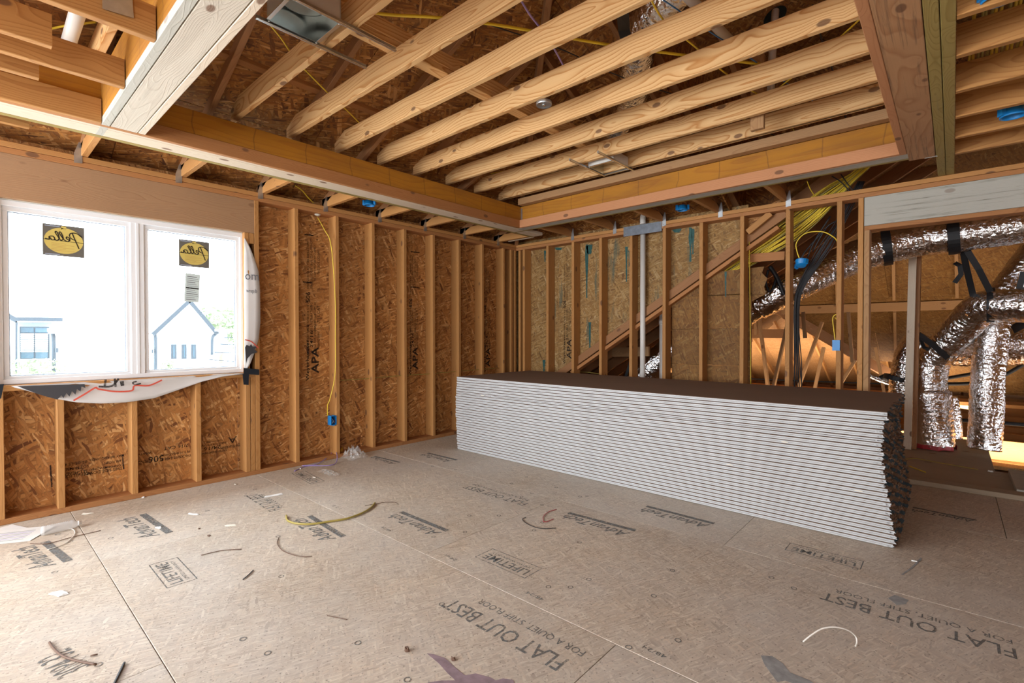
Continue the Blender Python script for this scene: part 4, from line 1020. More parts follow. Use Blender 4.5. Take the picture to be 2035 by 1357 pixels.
strap([P(2012, 655, 'y', 2.0), P(2040, 640, 'y', 1.9)], .09, 'wide black strap end at the right edge behind the bending duct', (0, 0, 1))
strap([P(2035, 540, 'y', 1.6), P(2026, 572, 'y', 1.6), P(2044, 572, 'y', 1.6)], .05, 'black strap sliver at the right edge above the bending duct', (1, 0, 0))
strap([P(1237, 20, 'z', 3.08), P(1240, 60, 'z', 3.08), P(1250, 100, 'z', 3.02)], .07, 'black strap on the duct above the ceiling joists', (1, 0, 0))
strap([P(1258, 700, 'y', .9), P(1248, 735, 'y', .9), P(1242, 752, 'y', .9)], .04, 'black strap behind the studs near the white pipes')
strap([P(1250, 722, 'y', .9), P(1262, 745, 'y', .9)], .04, 'second black strap tail crossing behind the studs near the white pipes')
# ================================================================== PIPES
def pipe(name, pts, r, label, rings=()):
    o = cable(name, pts, r, 'pvc', label, 'pipe', raw=True, seg=16)
    for t in rings:
        p = Vector(pts[0]).lerp(Vector(pts[-1]), t); d_ = (Vector(pts[-1])-Vector(pts[0])).normalized()
        cable('coupling', [p-d_*.03, p+d_*.03], r*1.16, 'pvc', parent=o, raw=True, seg=16)
    return o
pa = P(1277.5, 600, 'y', .07); r1 = .030
pipe('drain_pipe', [(pa.x, .07, .0), (pa.x, .07, 2.46)], r1, 'white plastic pipe standing in the back wall beside a stud', ())
cable('elbow', [(pa.x, .07, 2.50), (pa.x, .07, 2.56), (pa.x+.04, .02, 2.60), (pa.x+.12, -.03, 2.61)], .034, 'pvc', 'white pipe elbow above the grey nail plate on the back wall', 'pipe fitting', seg=16)
pb = P(1315.5, 650, 'y', .42); pipe('vent_pipe', [(pb.x, .42, 0), (pb.x, .42, P(1315, 622, 'y', .42).z)], .030, 'shorter white pipe with rounded cap behind the back wall studs', (.93,))
pc = P(1315.5, 622, 'y', .42); link('pipe_cap', lathe_me([(.034, -.01), (.033, .02), (.02, .04), (.002, .045)], 14), M['pvc'], bpy.data.objects['vent_pipe'], Matrix.Translation((pc.x, .42, pc.z)))
p0 = P(1541, 25, 'z', 3.62); 
pv = pipe('vent_pipe', [P(1531, 200, 'z', 2.98), P(1534, 120, 'z', 3.22), P(1541, 22, 'z', 3.66)], .026, 'white vent pipe going up through a round hole in the roof deck')
def onA(u, v):
    d = AX+RT*((u-1017.5)/F_PX)-UP*((v-678.5)/F_PX); t = (2.6+.42*CAM.x-CAM.z)/(d.z-.42*d.x); return CAM+d*t
ph = onA(1540, 32); poly_plate('vent_hole_shade', ellip(0, 0, .115, .095), fr3(ph+Vector((.42, 0, -1)).normalized()*.004, (0, 1, 0), Vector((-1, 0, -.42))), .001, 'hole_shade', roof)  # deck is not cut: dark disc painted as the shade of a hole
pipe('plastic_pipe', [P(1364, -10, 'z', 3.15), P(1453, 84, 'z', 3.12)], .030, 'slanting white pipe above the tray joists near the foil duct')
pipe('plastic_pipe', [P(165, -10, 'z', 2.86), P(108, 178, 'z', 2.86)], .034, 'white plastic pipe crossing above the left ceiling boards')
hb = poly_plate('beam_plate', rectpts(-.235, .235, -.055, .055), fr3((1.908, -.0045, 2.425), (1, 0, .0), (0, 0, 1)), .0012, 'galv_plate')
tag(hb, 'flat grey nail plate across the top plates over the white pipe', 'nail plate')
for k in range(10): link('nail', lathe_me([(.005, 0), (.005, .002), (.001, .004)], 6), M['steel'], hb, fr3((1.70+.46*(k > 4)+R.uniform(-.02, .02), -.006, 2.385+.018*(k % 5)), (1, 0, 0), (0, 0, 1)))
for loc, nm in (((.772, -.79, 2.575), 'angle_bracket'),):
    bx(nm, ceil, .7735, .795, -.799, -.7955, ZT+.092, 2.70, 'galv', axis=2, c=.0005)
bx('joist_hanger', ceil, 4.39, 4.46, -.606, -.598, ZT-.003, ZT+.01, 'steel', axis=0, c=.001)
poly_plate('nail_plate', [(-.05, -.04), (.05, -.05), (.05, .05), (-.045, .05)], fr3((2.018+.014, -4.74, 2.565), (0, -1, 0), (0, 0, 1)), .0012, 'galv', ceil)
poly_plate('nail_plate', [(-.04, -.06), (.04, -.06), (.04, .06), (-.04, .06)], fr3((.62, -4.612, 2.62), (1, 0, 0), (0, 0, 1)), .0012, 'galv', ceil)
# ================================================================== ELECTRICAL
def device_box(name, loc, fr, label, wires=True):
    """single-gang blue box: back and four walls, open front toward local +Z"""
    w, h, dp, t_ = .056, .092, .070, .003
    r_ = root(name, loc, label=label, category='junction box')
    def b6(nm, x0, x1, y0, y1, z0, z1):
        V = [(x, y, z) for x in (x0, x1) for y in (y0, y1) for z in (z0, z1)]
        Fc = [(0, 1, 3, 2), (4, 6, 7, 5), (0, 4, 5, 1), (2, 3, 7, 6), (0, 2, 6, 4), (1, 5, 7, 3)]
        return link(nm, mesh(V, Fc), M['bluebox'], r_, fr)
    b6('back', -w/2, w/2, -h/2, h/2, -dp, -dp+t_); b6('side', -w/2, -w/2+t_, -h/2, h/2, -dp+t_, 0); b6('side', w/2-t_, w/2, -h/2, h/2, -dp+t_, 0)
    b6('top', -w/2+t_, w/2-t_, h/2-t_, h/2, -dp+t_, 0); b6('bottom', -w/2+t_, w/2-t_, -h/2, -h/2+t_, -dp+t_, 0)
    b6('screw_tab', -.008, .008, h/2, h/2+.006, -.012, 0); b6('screw_tab', -.008, .008, -h/2-.006, -h/2, -.012, 0)
    if wires:
        for k, (mt, x) in enumerate((('cable_k', .004), ('cable_w', -.008), ('copper', .012))):
            pts = [fr @ Vector((x, .03, -.05)), fr @ Vector((x+.006, .0, -.012)), fr @ Vector((x-.002, -.025, -.006)), fr @ Vector((x+.004, -.03, -.03))]
            cable('wire', pts, .0016, mt, parent=r_, seg=5)
    return r_
def round_box(loc, fr, label, sc=1.0, paper=True):
    r_ = root('ceiling_box', loc, label=label, category='electrical box')
    me = lathe_me([(.036*sc, 0), (.042*sc, -.003), (.047*sc, -.040*sc), (.054*sc, -.044*sc), (.054*sc, -.052*sc), (.048*sc, -.053*sc), (.045*sc, -.048*sc), (.041*sc, -.006), (.002, -.005)], 24)
    link('box_body', me, M['bluebox'], r_, fr)
    for k in range(2):
        l_ = link('bracket', boxmesh(.020*sc, .030*sc, .050*sc, .001), M['bluebox'], r_, fr @ rot('Z', 35+180*k) @ Matrix.Translation((.055*sc, 0, -.022*sc)))
    if paper: link('paper_tag', boxmesh(.001, .028*sc, .013*sc, .0002), M['label'], r_, fr @ rot('Z', 200) @ Matrix.Translation((.046*sc, 0, -.022*sc)))
    return r_
bl = P(659, 836, 'x', .004)
device_box('device_box', (.004, -2.737, bl.z), fr3((.006, -2.736, bl.z), (0, 1, 0), (0, 0, 1)), 'blue electrical box nailed to the second stud right of the window')
for u, v, z, lab, sc in ((734, 398, 2.545, 'small blue round box between truss tails above the left wall', 1.0), (1356, 408, 2.545, 'blue round box with white tag under the roof over the back wall', 1.0),
                     (2014, 212, 2.54, 'blue round box with white tag between the right ceiling boards', 1.1), (1985, -26, 2.54, 'blue round box cut by the top edge of the picture at right', 1.0)):
    p = P(u, v, 'z', z); round_box(tuple(p), Matrix.Translation(p), lab, sc)
p = P(1592, 528, 'y', .05); round_box(tuple(p), fr3(p, (1, 0, .0), (0, .35, 1)) @ rot('X', 80), 'blue round box fixed to a back wall stud below a looped yellow cable', 1.0, False)
p = P(1664, 686, 'y', .03)
device_box('device_box', tuple(p), fr3(p, (1, 0, 0), (0, 0, 1)) @ rot('Y', 180) @ Matrix.Translation((0, 0, .0)), 'blue box hanging on the stud near the doorway under two yellow cable loops', False)
# cables on and around the walls
C_Y = 'cable_y'
cable('yellow_cable', [P(651, 826, 'x', -.03), P(651, 805, 'x', -.02), P(656, 792, 'x', -.004), (.006, -2.72, .84), (.006, -2.715, 1.2), (.006, -2.715, 1.6), P(658, 488, 'x', .006), P(645, 457, 'x', -.03), P(631, 432, 'x', -.07)], .0042, C_Y, 'yellow cable stapled down the second stud to the blue box', 'cable')
sb = link('foam_blob', lathe_me([(.002, -.012), (.018, -.006), (.024, .004), (.012, .014), (.002, .016)], 9), M['scrap'], None, Matrix.Translation(P(631, 427, 'x', -.06)) @ Matrix.Scale(1.3, 4, (0, 1, 0))); tag(sb, 'blob of pale foam where the yellow cable enters the top plate', 'foam')
cable('yellow_cable', [P(624, 404, 'x', -.05), P(612, 392, 'x', .02), P(600, 378, 'x', .12), P(587, 369, 'x', .25)], .0042, C_Y, 'short yellow cable above the left top plate curving up behind the beam', 'cable')
cable('yellow_cable', [P(535, 47, 'z', 2.95), P(560, 78, 'z', 2.95), P(578, 105, 'z', 2.95), P(600, 132, 'z', 2.94), P(625, 158, 'z', 2.94), P(655, 188, 'z', 2.94), P(690, 220, 'z', 2.94), P(716, 246, 'z', 2.93)], .0045, C_Y, 'thin yellow cable curving down between the left tray joists', 'cable')
cable('yellow_cable', [(-.06, -2.69, .768), (-.06, -2.3, .765), (-.06, -1.9, .770), (-.06, -1.5, .765), (-.06, -1.1, .77), (-.06, -.3, .775)], .0040, 'cable_dull', 'yellow cable threaded level through the left wall studs', 'cable')
cable('yellow_cable', [P(100, 55, 'z', 2.95), P(190, 44, 'z', 2.95)], .0060, C_Y, 'upper of two yellow cables behind the pipe at top left', 'cable')
cable('yellow_cable', [P(95, 58, 'z', 2.90), P(135, 50, 'z', 2.90), P(150, 47, 'z', 2.9)], .0060, C_Y, 'lower of two yellow cables behind the pipe at top left', 'cable')
cable('yellow_cable', [P(640, 8, 'z', 2.95), P(763, 28, 'z', 2.945), P(872, 35, 'z', 2.945), P(1010, 53, 'z', 2.945), P(1180, 84, 'z', 2.945), P(1340, 107, 'z', 2.945), P(1500, 126, 'z', 2.945), P(1580, 138, 'z', 2.945)], .0055, C_Y, 'long yellow cable lying across the tops of the tray joists', 'cable', flat=1.6)
cable('yellow_cable', [P(1292, -5, 'z', 2.96), P(1308, 25, 'z', 2.955), P(1330, 52, 'z', 2.95), P(1368, 82, 'z', 2.95), P(1395, 105, 'z', 2.95), P(1432, 138, 'z', 2.95), P(1470, 165, 'z', 2.95), P(1510, 190, 'z', 2.95)], .0052, C_Y, 'yellow cable slanting over the tray joists beside the duct', 'cable')
cable('yellow_cable', [P(1712, 35, 'z', 2.95), P(1665, 78, 'z', 2.945), P(1600, 135, 'z', 2.945), P(1545, 177, 'z', 2.945), P(1460, 255, 'z', 2.94)], .0050, C_Y, 'yellow cable slanting up to the right near the red side board', 'cable')
cable('yellow_cable', [P(1573, 250, 'z', 2.9), P(1583, 270, 'z', 2.88)], .0040, C_Y, 'short bit of yellow cable under the last tray joists', 'cable')
cable('yellow_cable', [P(1604, 360, 'y', -.3), P(1610, 375, 'y', -.2), P(1618, 388, 'y', -.1)], .0040, C_Y, 'thin yellow cable dropping behind the red beam toward the plates', 'cable')
cable('purple_cable', [P(1035, 0, 'z', 2.95), P(1055, 32, 'z', 2.94), P(1075, 57, 'z', 2.94), P(1102, 98, 'z', 2.94), P(1122, 134, 'z', 2.93), P(1140, 160, 'z', 2.93)], .0055, 'cable_p', 'purple cable crossing the tray joists', 'cable')
cable('blue_cable', [P(1318, 0, 'z', 2.96), P(1358, 27, 'z', 2.95), P(1415, 66, 'z', 2.95), P(1445, 85, 'z', 2.95), P(1505, 125, 'z', 2.95), P(1570, 170, 'z', 2.95), P(1620, 205, 'z', 2.95), P(1665, 252, 'z', 2.9)], .0035, 'cable_b', 'thin blue cable over the right tray joists', 'cable')
cable('black_cable', [P(975, 50, 'z', 3.0), P(1120, 100, 'z', 3.0), P(1240, 155, 'z', 3.0), P(1420, 215, 'z', 3.0), P(1530, 265, 'z', 2.98), P(1600, 290, 'z', 2.95)], .0035, 'cable_k', 'thin black cable above the tray joists', 'cable')
cable('black_cable', [P(1615, 10, 'z', 3.1), P(1632, 75, 'z', 3.1), P(1655, 140, 'z', 3.1), P(1672, 190, 'z', 3.08), P(1682, 245, 'z', 3.0)], .005, 'cable_k', 'black cable hanging from the roof near the red side board', 'cable')
cable('yellow_cable', [P(1127, 740, 'y', .30), P(1160, 739, 'y', .30), P(1200, 744, 'y', .3)], .0045, 'cable_dull', 'yellow cable just above the drywall stack behind the studs', 'cable')
cable('yellow_cable', [P(975, 345, 'z', 2.94), P(1060, 330, 'z', 2.94), P(1160, 326, 'z', 2.94), P(1250, 340, 'z', 2.9), P(1285, 350, 'z', 2.88)], .0040, C_Y, 'yellow cable seen beside the small metal housing', 'cable')
# loops to the wall boxes
cable('yellow_cable', [P(1592, 522, 'y', .045), P(1584, 500, 'y', .03), P(1583, 482, 'y', .01), P(1600, 464, 'y', -.01), P(1630, 460, 'y', -.01), P(1652, 468, 'y', .0), P(1666, 486, 'y', .03), P(1668, 540, 'y', .06), P(1668, 640, 'y', .06)], .0048, C_Y, 'yellow cable looping in an arch above the round blue wall box', 'cable')
cable('yellow_cable', [P(1660, 678, 'y', .03), P(1657, 655, 'y', .03), P(1655, 632, 'y', .03), P(1662, 625, 'y', .03), P(1668, 630, 'y', .05)], .0042, C_Y, 'outer yellow loop over the hanging blue box', 'cable')
cable('yellow_cable', [P(1668, 676, 'y', .045), P(1667, 655, 'y', .045), P(1663, 636, 'y', .045), P(1659, 631, 'y', .04)], .0040, C_Y, 'inner yellow loop over the hanging blue box', 'cable')
cable('yellow_cable', [P(1489, 480, 'y', .10), P(1490, 560, 'y', .10), P(1491, 660, 'y', .10), P(1492, 765, 'y', .10)], .0035, C_Y, 'yellow cable running down the stud where the sheathing ends', 'cable')
# the thick bundle along the slanting rafter
for k in range(30):
    o_ = (k+.5)/30-.5+R.uniform(-.02, .02); y = .20+R.uniform(0, .09); w = lambda: R.uniform(-2.5, 2.5)
    pts = [P(1420, 556+o_*14, 'y', y), P(1455, 531+o_*26+w(), 'y', y), P(1490, 508+o_*40+w(), 'y', y), P(1528, 482+o_*52+w(), 'y', y), P(1567, 456+o_*62+w(), 'y', y), P(1610, 423+o_*62+w(), 'y', y), P(1650, 390+o_*48+w(), 'y', y), P(1690, 357+o_*24, 'y', y), P(1740, 312+o_*20, 'y', y), P(1790, 262+o_*20, 'y', y)]
    cable('yellow_cable', pts, .0048, C_Y if R.random() < .75 else 'cable_dull', 'yellow cable in the thick bundle climbing along the slanting rafter', 'cable', 'yellow cables bundled along the slanting rafter', n=3, seg=6, flat=1.0)
for k in range(9):
    w = lambda s_=3: R.uniform(-s_, s_); y = .22+R.uniform(0, .05); o_ = (k-4)*1.6
    pts = [P(1712+o_, 360, 'y', y), P(1690+o_*1.2, 405+w(), 'y', y), P(1665+o_*1.5+w(), 450, 'y', y), P(1640+o_*2+w(), 490, 'y', y), P(1612+o_*1.5, 535, 'y', y), P(1592+o_, 570, 'y', y), P(1584+o_*.8, 600, 'y', y), P(1583+o_*.8, 660, 'y', y), P(1585+o_+w(), 720, 'y', y), P(1587+o_*1.3+w(), 790, 'y', y)]
    cable('black_cable', pts, .0045, 'cable_k', 'black cable in the loose bundle dropping beside a back wall stud', 'cable', 'black cables dropping beside the stud', n=3, seg=6)
for (a_, b_, c2) in (((1640, 455), (1600, 500), (1590, 520)), ((1650, 430), (1618, 480), (1605, 512)), ((1660, 440), (1640, 455), (1615, 500))):
    cable('black_cable', [P(*a_, 'y', .34), P(*b_, 'y', .34), P(*c2, 'y', .34)], .007, 'cable_k', 'short black cable behind the loose bundle on the back wall', 'cable', 'black cables behind the loose bundle')
cable('black_tie', pp([(1653, 350), (1672, 362), (1690, 382), (1700, 392)], .17), .005, 'cable_k', 'black tie round the yellow bundle above the top plate', 'cable tie')
cable('black_tie', pp([(1671, 346), (1682, 362), (1696, 380)], .17), .005, 'cable_k', 'second black tie crossing the yellow bundle above the top plate', 'cable tie')
# cables between the right hand ceiling boards
for k in range(26):
    x = 4.60+.0175*k; mt = 'cable_k' if k in (21, 24) else ('cable_y' if R.random() < .7 else 'cable_dull')
    if k in (22, 23, 25): continue
    cable('yellow_cable' if mt != 'cable_k' else 'black_cable', [(x, -3.9, 2.665), (x+R.uniform(-.004, .004), -2.6, 2.66), (x+R.uniform(-.01, .01), -2.1, 2.66), (x, -1.55, 2.665)], .0062, mt,
          'yellow cable laid over the right ceiling boards beside the treated beam' if mt != 'cable_k' else 'black cable laid over the right ceiling boards beside the yellow ones', 'cable',
          'yellow cables over the right ceiling boards' if mt != 'cable_k' else 'black cables over the right ceiling boards', n=2, seg=6)
# ================================================================== METAL HOUSINGS
def housing(z, corners, rails, label, canr, h=.16):
    """recessed light frame: open pan, can and two bar hangers; corners = four floor-plan points"""
    c = sum((Vector(p) for p in corners), Vector())/4; r_ = root('light_housing', tuple(c), label=label, category='light housing')
    A, B, C, D = [Vector(p) for p in corners]; up = Vector((0, 0, h))
    def wall_(nm, p, q, mat='steel', hh=h): 
        n_ = (q-p).cross(Vector((0, 0, 1))).normalized(); return slab(nm, r_, [p, q, q+Vector((0, 0, hh)), p+Vector((0, 0, hh))], n_, .0012, mat)
    wall_('side', A, B, 'pvc'); wall_('side', B, C, 'pvc'); wall_('side', C, D, 'pvc'); wall_('side', D, A, 'pvc')
    for s_, t_ in ((A, B), (B, C), (C, D), (D, A)):
        cc = (c-(s_+t_)/2).normalized()*.004
        wall_('liner', s_+cc, t_+cc, 'steel')
    slab('pan', r_, [A+up, B+up, C+up, D+up], (0, 0, 1), .0015, 'steel')
    for s_, t_ in ((A, B), (B, C), (C, D), (D, A)): lum('lip', r_, s_, t_, .018, .004, 'steel', c=.0005)
    cc = c+Vector((0, 0, h-.004))
    link('lamp_can', lathe_me([(canr, -.02), (canr+.006, -.02), (canr+.006, 0), (canr, 0), (canr*.9, .001)], 28), M['steel'], r_, Matrix.Translation(cc))
    link('can_opening_shade', lathe_me([(canr*.97, -.004), (canr*.97, -.0015)], 28), M['hole_shade'], r_, Matrix.Translation(cc))  # solid disc, the dark inside of the can is put into its colour
    for a_, b_ in rails:
        hh = lum('bar_hanger', r_, a_, b_, .010, .022, 'galv', c=.001)
        lum('bar_flange', hh, Vector(a_)+Vector((.008, 0, -.010)), Vector(b_)+Vector((.008, 0, -.010)), .014, .003, 'steel', c=.0005)
    for s_ in (A, B, C, D): link('screw', lathe_me([(.006, 0), (.005, -.004), (.001, -.005)], 8), M['steel'], r_, Matrix.Translation(s_.lerp(c, .05)+Vector((0, 0, -.003))))
    return r_
zz = 2.775
a1, a2 = P(508, 33, 'z', zz), P(727, 133, 'z', zz); b1, b2 = P(574, -10, 'z', zz), P(785, 99, 'z', zz)
xl_, xr_ = (a1.x+a2.x)/2, (b1.x+b2.x)/2
q1 = P(529, 42, 'z', zz).y; q2 = P(628, 87, 'z', zz).y
housing(zz, [(xl_+.012, q1, zz), (xl_+.012, q2, zz), (xr_-.008, q2, zz), (xr_-.008, q1, zz)], [((xl_, a1.y, zz), (xl_, a2.y, zz)), ((xr_, b1.y, zz), (xr_, b2.y, zz))],
        'large open metal light housing with two bar hangers between the nearest tray joists', .105, .12)
a1, a2 = P(1132, 317, 'z', zz), P(1199, 348, 'z', zz); b1, b2 = P(1187, 302, 'z', zz), P(1258, 337, 'z', zz)
xl_, xr_ = (a1.x+a2.x)/2, (b1.x+b2.x)/2; q1 = P(1167, 333, 'z', zz).y; q2 = P(1199, 349, 'z', zz).y
housing(zz, [(xl_+.012, q1, zz), (xl_+.012, q2, zz), (xr_-.008, q2, zz), (xr_-.008, q1, zz)], [((xl_, a1.y, zz), (xl_, q2, zz)), ((xr_, b1.y, zz), (xr_, b2.y, zz))],
        'small metal light housing with bar hangers among the far tray joists', .075, .10)
p = P(1081, 206, 'z', 2.772); pk = link('pancake_box', lathe_me([(.002, .012), (.050, .012), (.052, .010), (.052, -.010), (.049, -.013), (.045, -.010), (.002, -.010)], 26), M['galv'], None, Matrix.Translation(p)); tag(pk, 'round galvanised box screwed under a middle tray joist', 'electrical box')
link('knockout', lathe_me([(.012, 0), (.011, -.003), (.001, -.003)], 12), M['steel'], pk, Matrix.Translation(p+Vector((.0, .0, -.010))))
# ================================================================== PRINTED LETTERING
def fit_text(name, body, o, x, y, width, height, mat, parent, th=.0003, bold=0.0, shear=0.0, lift=0.0):
    ob = text(name, body, 1.0, Matrix(), mat, None, th=th, bold=bold, shear=shear)
    me = ob.data; xs = [v.co.x for v in me.vertices]; ys = [v.co.y for v in me.vertices]
    x0, x1, y0, y1 = min(xs), max(xs), min(ys), max(ys); sx_, sy_ = width/(x1-x0), height/(y1-y0)
    for v in me.vertices: v.co.x = (v.co.x-(x0+x1)/2)*sx_; v.co.y = (v.co.y-(y0+y1)/2)*sy_; v.co.z = th if v.co.z > 0 else 0
    fr = fr3(o, x, y) @ Matrix.Translation((0, 0, lift)); ob.matrix_basis = fr; WM[ob.name] = fr
    if parent is not None: ob.parent = parent; ob.matrix_parent_inverse = parent_mw(parent).inverted()
    return ob
FX, FY = (-1, 0, 0), (0, -1, 0)
def ftext(body, a, b_, h, rotz=0, bold=.0, mat='ink_floor', shear=0):
    pa_, pb_ = P(*a, 'z', .0006), P(*b_, 'z', .0006); d_ = pb_-pa_; d_.z = 0
    if abs(d_.y) < .12*abs(d_.x) and rotz == 0: d_ = Vector((d_.x, 0, 0))
    x = d_.normalized(); y = Vector((0, 0, 1)).cross(x); return fit_text('printed_lettering', body, (pa_+pb_)/2, x, y, d_.length, h, mat, floor, bold=bold, shear=shear)
def fbar(a, b_, w, mat='ink_floor'):
    pa_, pb_ = P(*a, 'z', .0008), P(*b_, 'z', .0008); x = (pb_-pa_).normalized(); y = Vector((0, 0, 1)).cross(x)
    return poly_plate('printed_bar', rectpts(-(pb_-pa_).length/2, (pb_-pa_).length/2, -w/2, w/2), fr3((pa_+pb_)/2, x, y), .0003, mat, floor)
ftext('FLAT OUT BEST', (1118, 1322), (890, 1197), .085, bold=.004)
ftext('FOR A QUIET, STIFF FLOOR', (1160, 1300), (955, 1192), .045)
ftext('FLAT OUT BEST', (2020, 1300), (1632, 1182), .085, bold=.004)
ftext('FOR A QUIET, STIFF FLOOR', (2012, 1276), (1660, 1172), .045)
ftext('FLAT OUT BEST', (1045, 1002), (925, 967), .075, bold=.004); ftext('FOR A QUIET, STIFF FLOOR', (1050, 994), (940, 962), .035)
ftext('FLAT OUT BEST', (548, 1014), (500, 983), .085, rotz=1, bold=.004); ftext('FOR A QUIET, STIFF', (562, 1008), (520, 982), .035, rotz=1)
def boxed(a, b_, h, rz=0):
    ftext('LIFETIME', a, b_, h, rotz=rz, bold=.010); pa_, pb_ = P(*a, 'z', .0006), P(*b_, 'z', .0006); x = (pb_-pa_).normalized() if rz else Vector((-1, 0, 0)); y = Vector((0, 0, 1)).cross(x)
    c_ = (pa_+pb_)/2-y*h*.30; w = (pb_-pa_).length*1.16; hh = h*2.3
    link('printed_frame', stroke_me([[(-w/2, -hh/2), (w/2, -hh/2)], [(w/2, -hh/2), (w/2, hh/2)], [(w/2, hh/2), (-w/2, hh/2)], [(-w/2, hh/2), (-w/2, -hh/2)]], .005, .0003), M['ink_floor'], floor, fr3(c_, x, y))
    fit_text('printed_lettering', 'LIMITED WARRANTY', (pa_+pb_)/2-y*h*.85, x, y, w*.82, h*.30, 'ink_floor', floor)
boxed((1052, 1136), (960, 1105), .060); boxed((1700, 1124), (1575, 1088), .052)
boxed((352, 1158), (320, 1120), .055, 1); boxed((625, 958), (592, 940), .05, 1)
def brand(a, b_, h, rz=0, off=.5):
    ftext('AdvanTech', a, b_, h, rotz=rz, bold=.012, shear=.35); pa_, pb_ = P(*a, 'z', .0006), P(*b_, 'z', .0006)
    x = (pb_-pa_).normalized(); y = Vector((0, 0, 1)).cross(x); c_ = (pa_+pb_)/2-y*h*.95; w = (pb_-pa_).length*1.02
    poly_plate('printed_bar', rectpts(-w/2, w/2, -h*.20, h*.20), fr3(c_+Vector((0, 0, .0004)), x, y), .0003, 'ink_floor', floor)
brand((1250, 1062), (1118, 1026), .085); brand((1408, 1047), (1275, 1012), .085); brand((868, 1062), (778, 1024), .085)
brand((300, 1068), (250, 1030), .10, 1); brand((655, 1074), (590, 1032), .09, 1); brand((895, 917), (838, 903), .085); brand((1938, 1038), (1812, 1012), .06)
brand((88, 1128), (45, 1088), .10, 1); brand((785, 921), (735, 909), .06)
ftext('30P4 32', (150, 1335), (105, 1300), .10, 1)
# marks across the subfloor: small nail-pattern hexagons and short tally numbers
for k in range(70):
    x, y = R.uniform(.4, 6), R.uniform(-5.0, -1.8)
    if y > -1.7: continue
    link('printed_mark', stroke_me([[(.012*math.cos(j*1.047), .012*math.sin(j*1.047)) for j in range(7)]], .0035, .0003), M['ink_floor'], floor, Matrix.Translation((x, y, .0012)) @ rot('Z', R.uniform(0, 90)))
for k in range(8):
    fit_text('printed_lettering', R.choice(['24 oc', '23/32', '48/24', '1 2 3', '16 oc']), (1.3+.6*k, -3.40+R.uniform(-.02, .02), .0010), FX, FY, .10, .022, 'ink_floor', floor)
# wall sheathing print
def wtextA(body, u, v, length, h, par=pA, x=(0, 0, 1), y=(0, -1, 0), bold=0): 
    p = P(u, v, 'x', -.1398); return fit_text('printed_lettering', body, p, x, y, length, h, 'ink', par, bold=bold)
def apa_block(tf, us, v0, v1, par):
    """columns of print running up a stud bay"""
    ua, ub, uc, ud = us; H = v1-v0
    def z_(f): return v0+H*f
    tf('Weyerhaeuser', ua, z_(.90), .40, .045, par, bold=.015); tf('APA', uc, z_(.90), .26, .075, par, bold=.02)
    tf('RATED SHEATHING', ua, z_(.74), .27, .022, par); tf('24/16', ub, z_(.74), .16, .035, par, bold=.01); tf('SIZED FOR SPACING', uc, z_(.73), .26, .020, par); tf('EXPOSURE 1', ud, z_(.73), .17, .020, par)
    tf('THICKNESS 0.418 IN.', ua, z_(.56), .30, .022, par); tf('PS 2-10 SHEATHING', ub, z_(.57), .28, .022, par); tf('PRP-108 HUD-UM-40', uc, z_(.57), .28, .020, par); tf('7/16 CAT', ud, z_(.55), .17, .030, par)
    tf('506', ua, z_(.42), .10, .045, par, bold=.02)
    tf('STRENGTH AXIS THIS DIRECTION', ua, z_(.18), .46, .022, par); tf('SPACE ALL EDGES 1/8 IN. SELF-GAPPING', ub, z_(.18), .46, .022, par); tf('H-CLIPS MAY BE REQUIRED', uc, z_(.16), .34, .022, par); tf('THIS SIDE DOWN', ud, z_(.16), .24, .022, par)
wA = lambda body, u, v, l, h, par, bold=0: wtextA(body, u, v, l, h, par, bold=bold)
apa_block(wA, (612, 619, 626, 633), 480, 742, pA); apa_block(wA, (816, 820, 825, 829), 505, 735, pA); apa_block(wA, (964, 967, 970, 973), 530, 730, pA)
def wB(body, u, v, l, h, par, bold=0): return fit_text('printed_lettering', body, P(u, v, 'y', .1412), (0, 0, 1), (-1, 0, 0), l, h, 'ink_osb', par, bold=bold)
apa_block(wB, (1122, 1127, 1131, 1135), 527, 712, pB1)
for body, u, v, l, h in (('MAY BE REQUIRED', 213, 909, .20, .020), ('ASK H-CLIPS', 224, 918, .10, .018), ('CONFORMS ADHJO', 212, 928, .20, .020), ('THIS SIDE DOWN', 206, 936, .22, .022), ('05-05-15 05', 148, 921, .14, .020), ('LOT NUMBER', 150, 930, .14, .020), ('SET-HEAD', 152, 939, .12, .020), ('SPACE ALL EDGES', 152, 944, .18, .022),
                      ('506', 310, 912, .10, .050), ('7/16 CAT', 350, 888, .17, .026), ('THICKNESS 0.418 IN.', 349, 909, .22, .022), ('PS 2-10 SHEATHING', 349, 901, .20, .018), ('STRENGTH', 283, 918, .12, .022), ('WEATHER', 283, 902, .12, .016),
                      ('24/16', 422, 890, .13, .030), ('SIZED FOR SPACING', 424, 883, .20, .016), ('RATED SHEATHING', 425, 898, .20, .018), ('EXPOSURE 1', 424, 877, .14, .014), ('A', 462, 874, .07, .055), ('eyerhaeuser', 459, 887, .16, .040)):
    p = P(u, v, 'x', -.1398); fit_text('printed_lettering', body, p, (0, -1, 0), (0, 0, -1), l, h, 'ink_osb', pLow, bold=.01)
for (u, v0, v1) in ((100, 924, 968), (243, 903, 932)):
    a_, b_ = P(u, v0, 'x', -.1395), P(u+3, v1, 'x', -.1395); link('printed_bracket', stroke_me([[(a_.y, a_.z), (b_.y, b_.z)]], .008), M['ink_osb'], pLow, fr3((-.1395, 0, 0), (0, 1, 0), (0, 0, 1)))
for (u, v0) in ((605, 466), (602, 560), (816, 500), (816, 570)):
    a_, b_ = P(u, v0, 'x', -.1395), P(u+18, v0+2, 'x', -.1395); link('printed_bracket', stroke_me([[(a_.y, a_.z), (b_.y, b_.z)]], .010), M['ink'], pA, fr3((-.1395, 0, 0), (0, 1, 0), (0, 0, 1)))
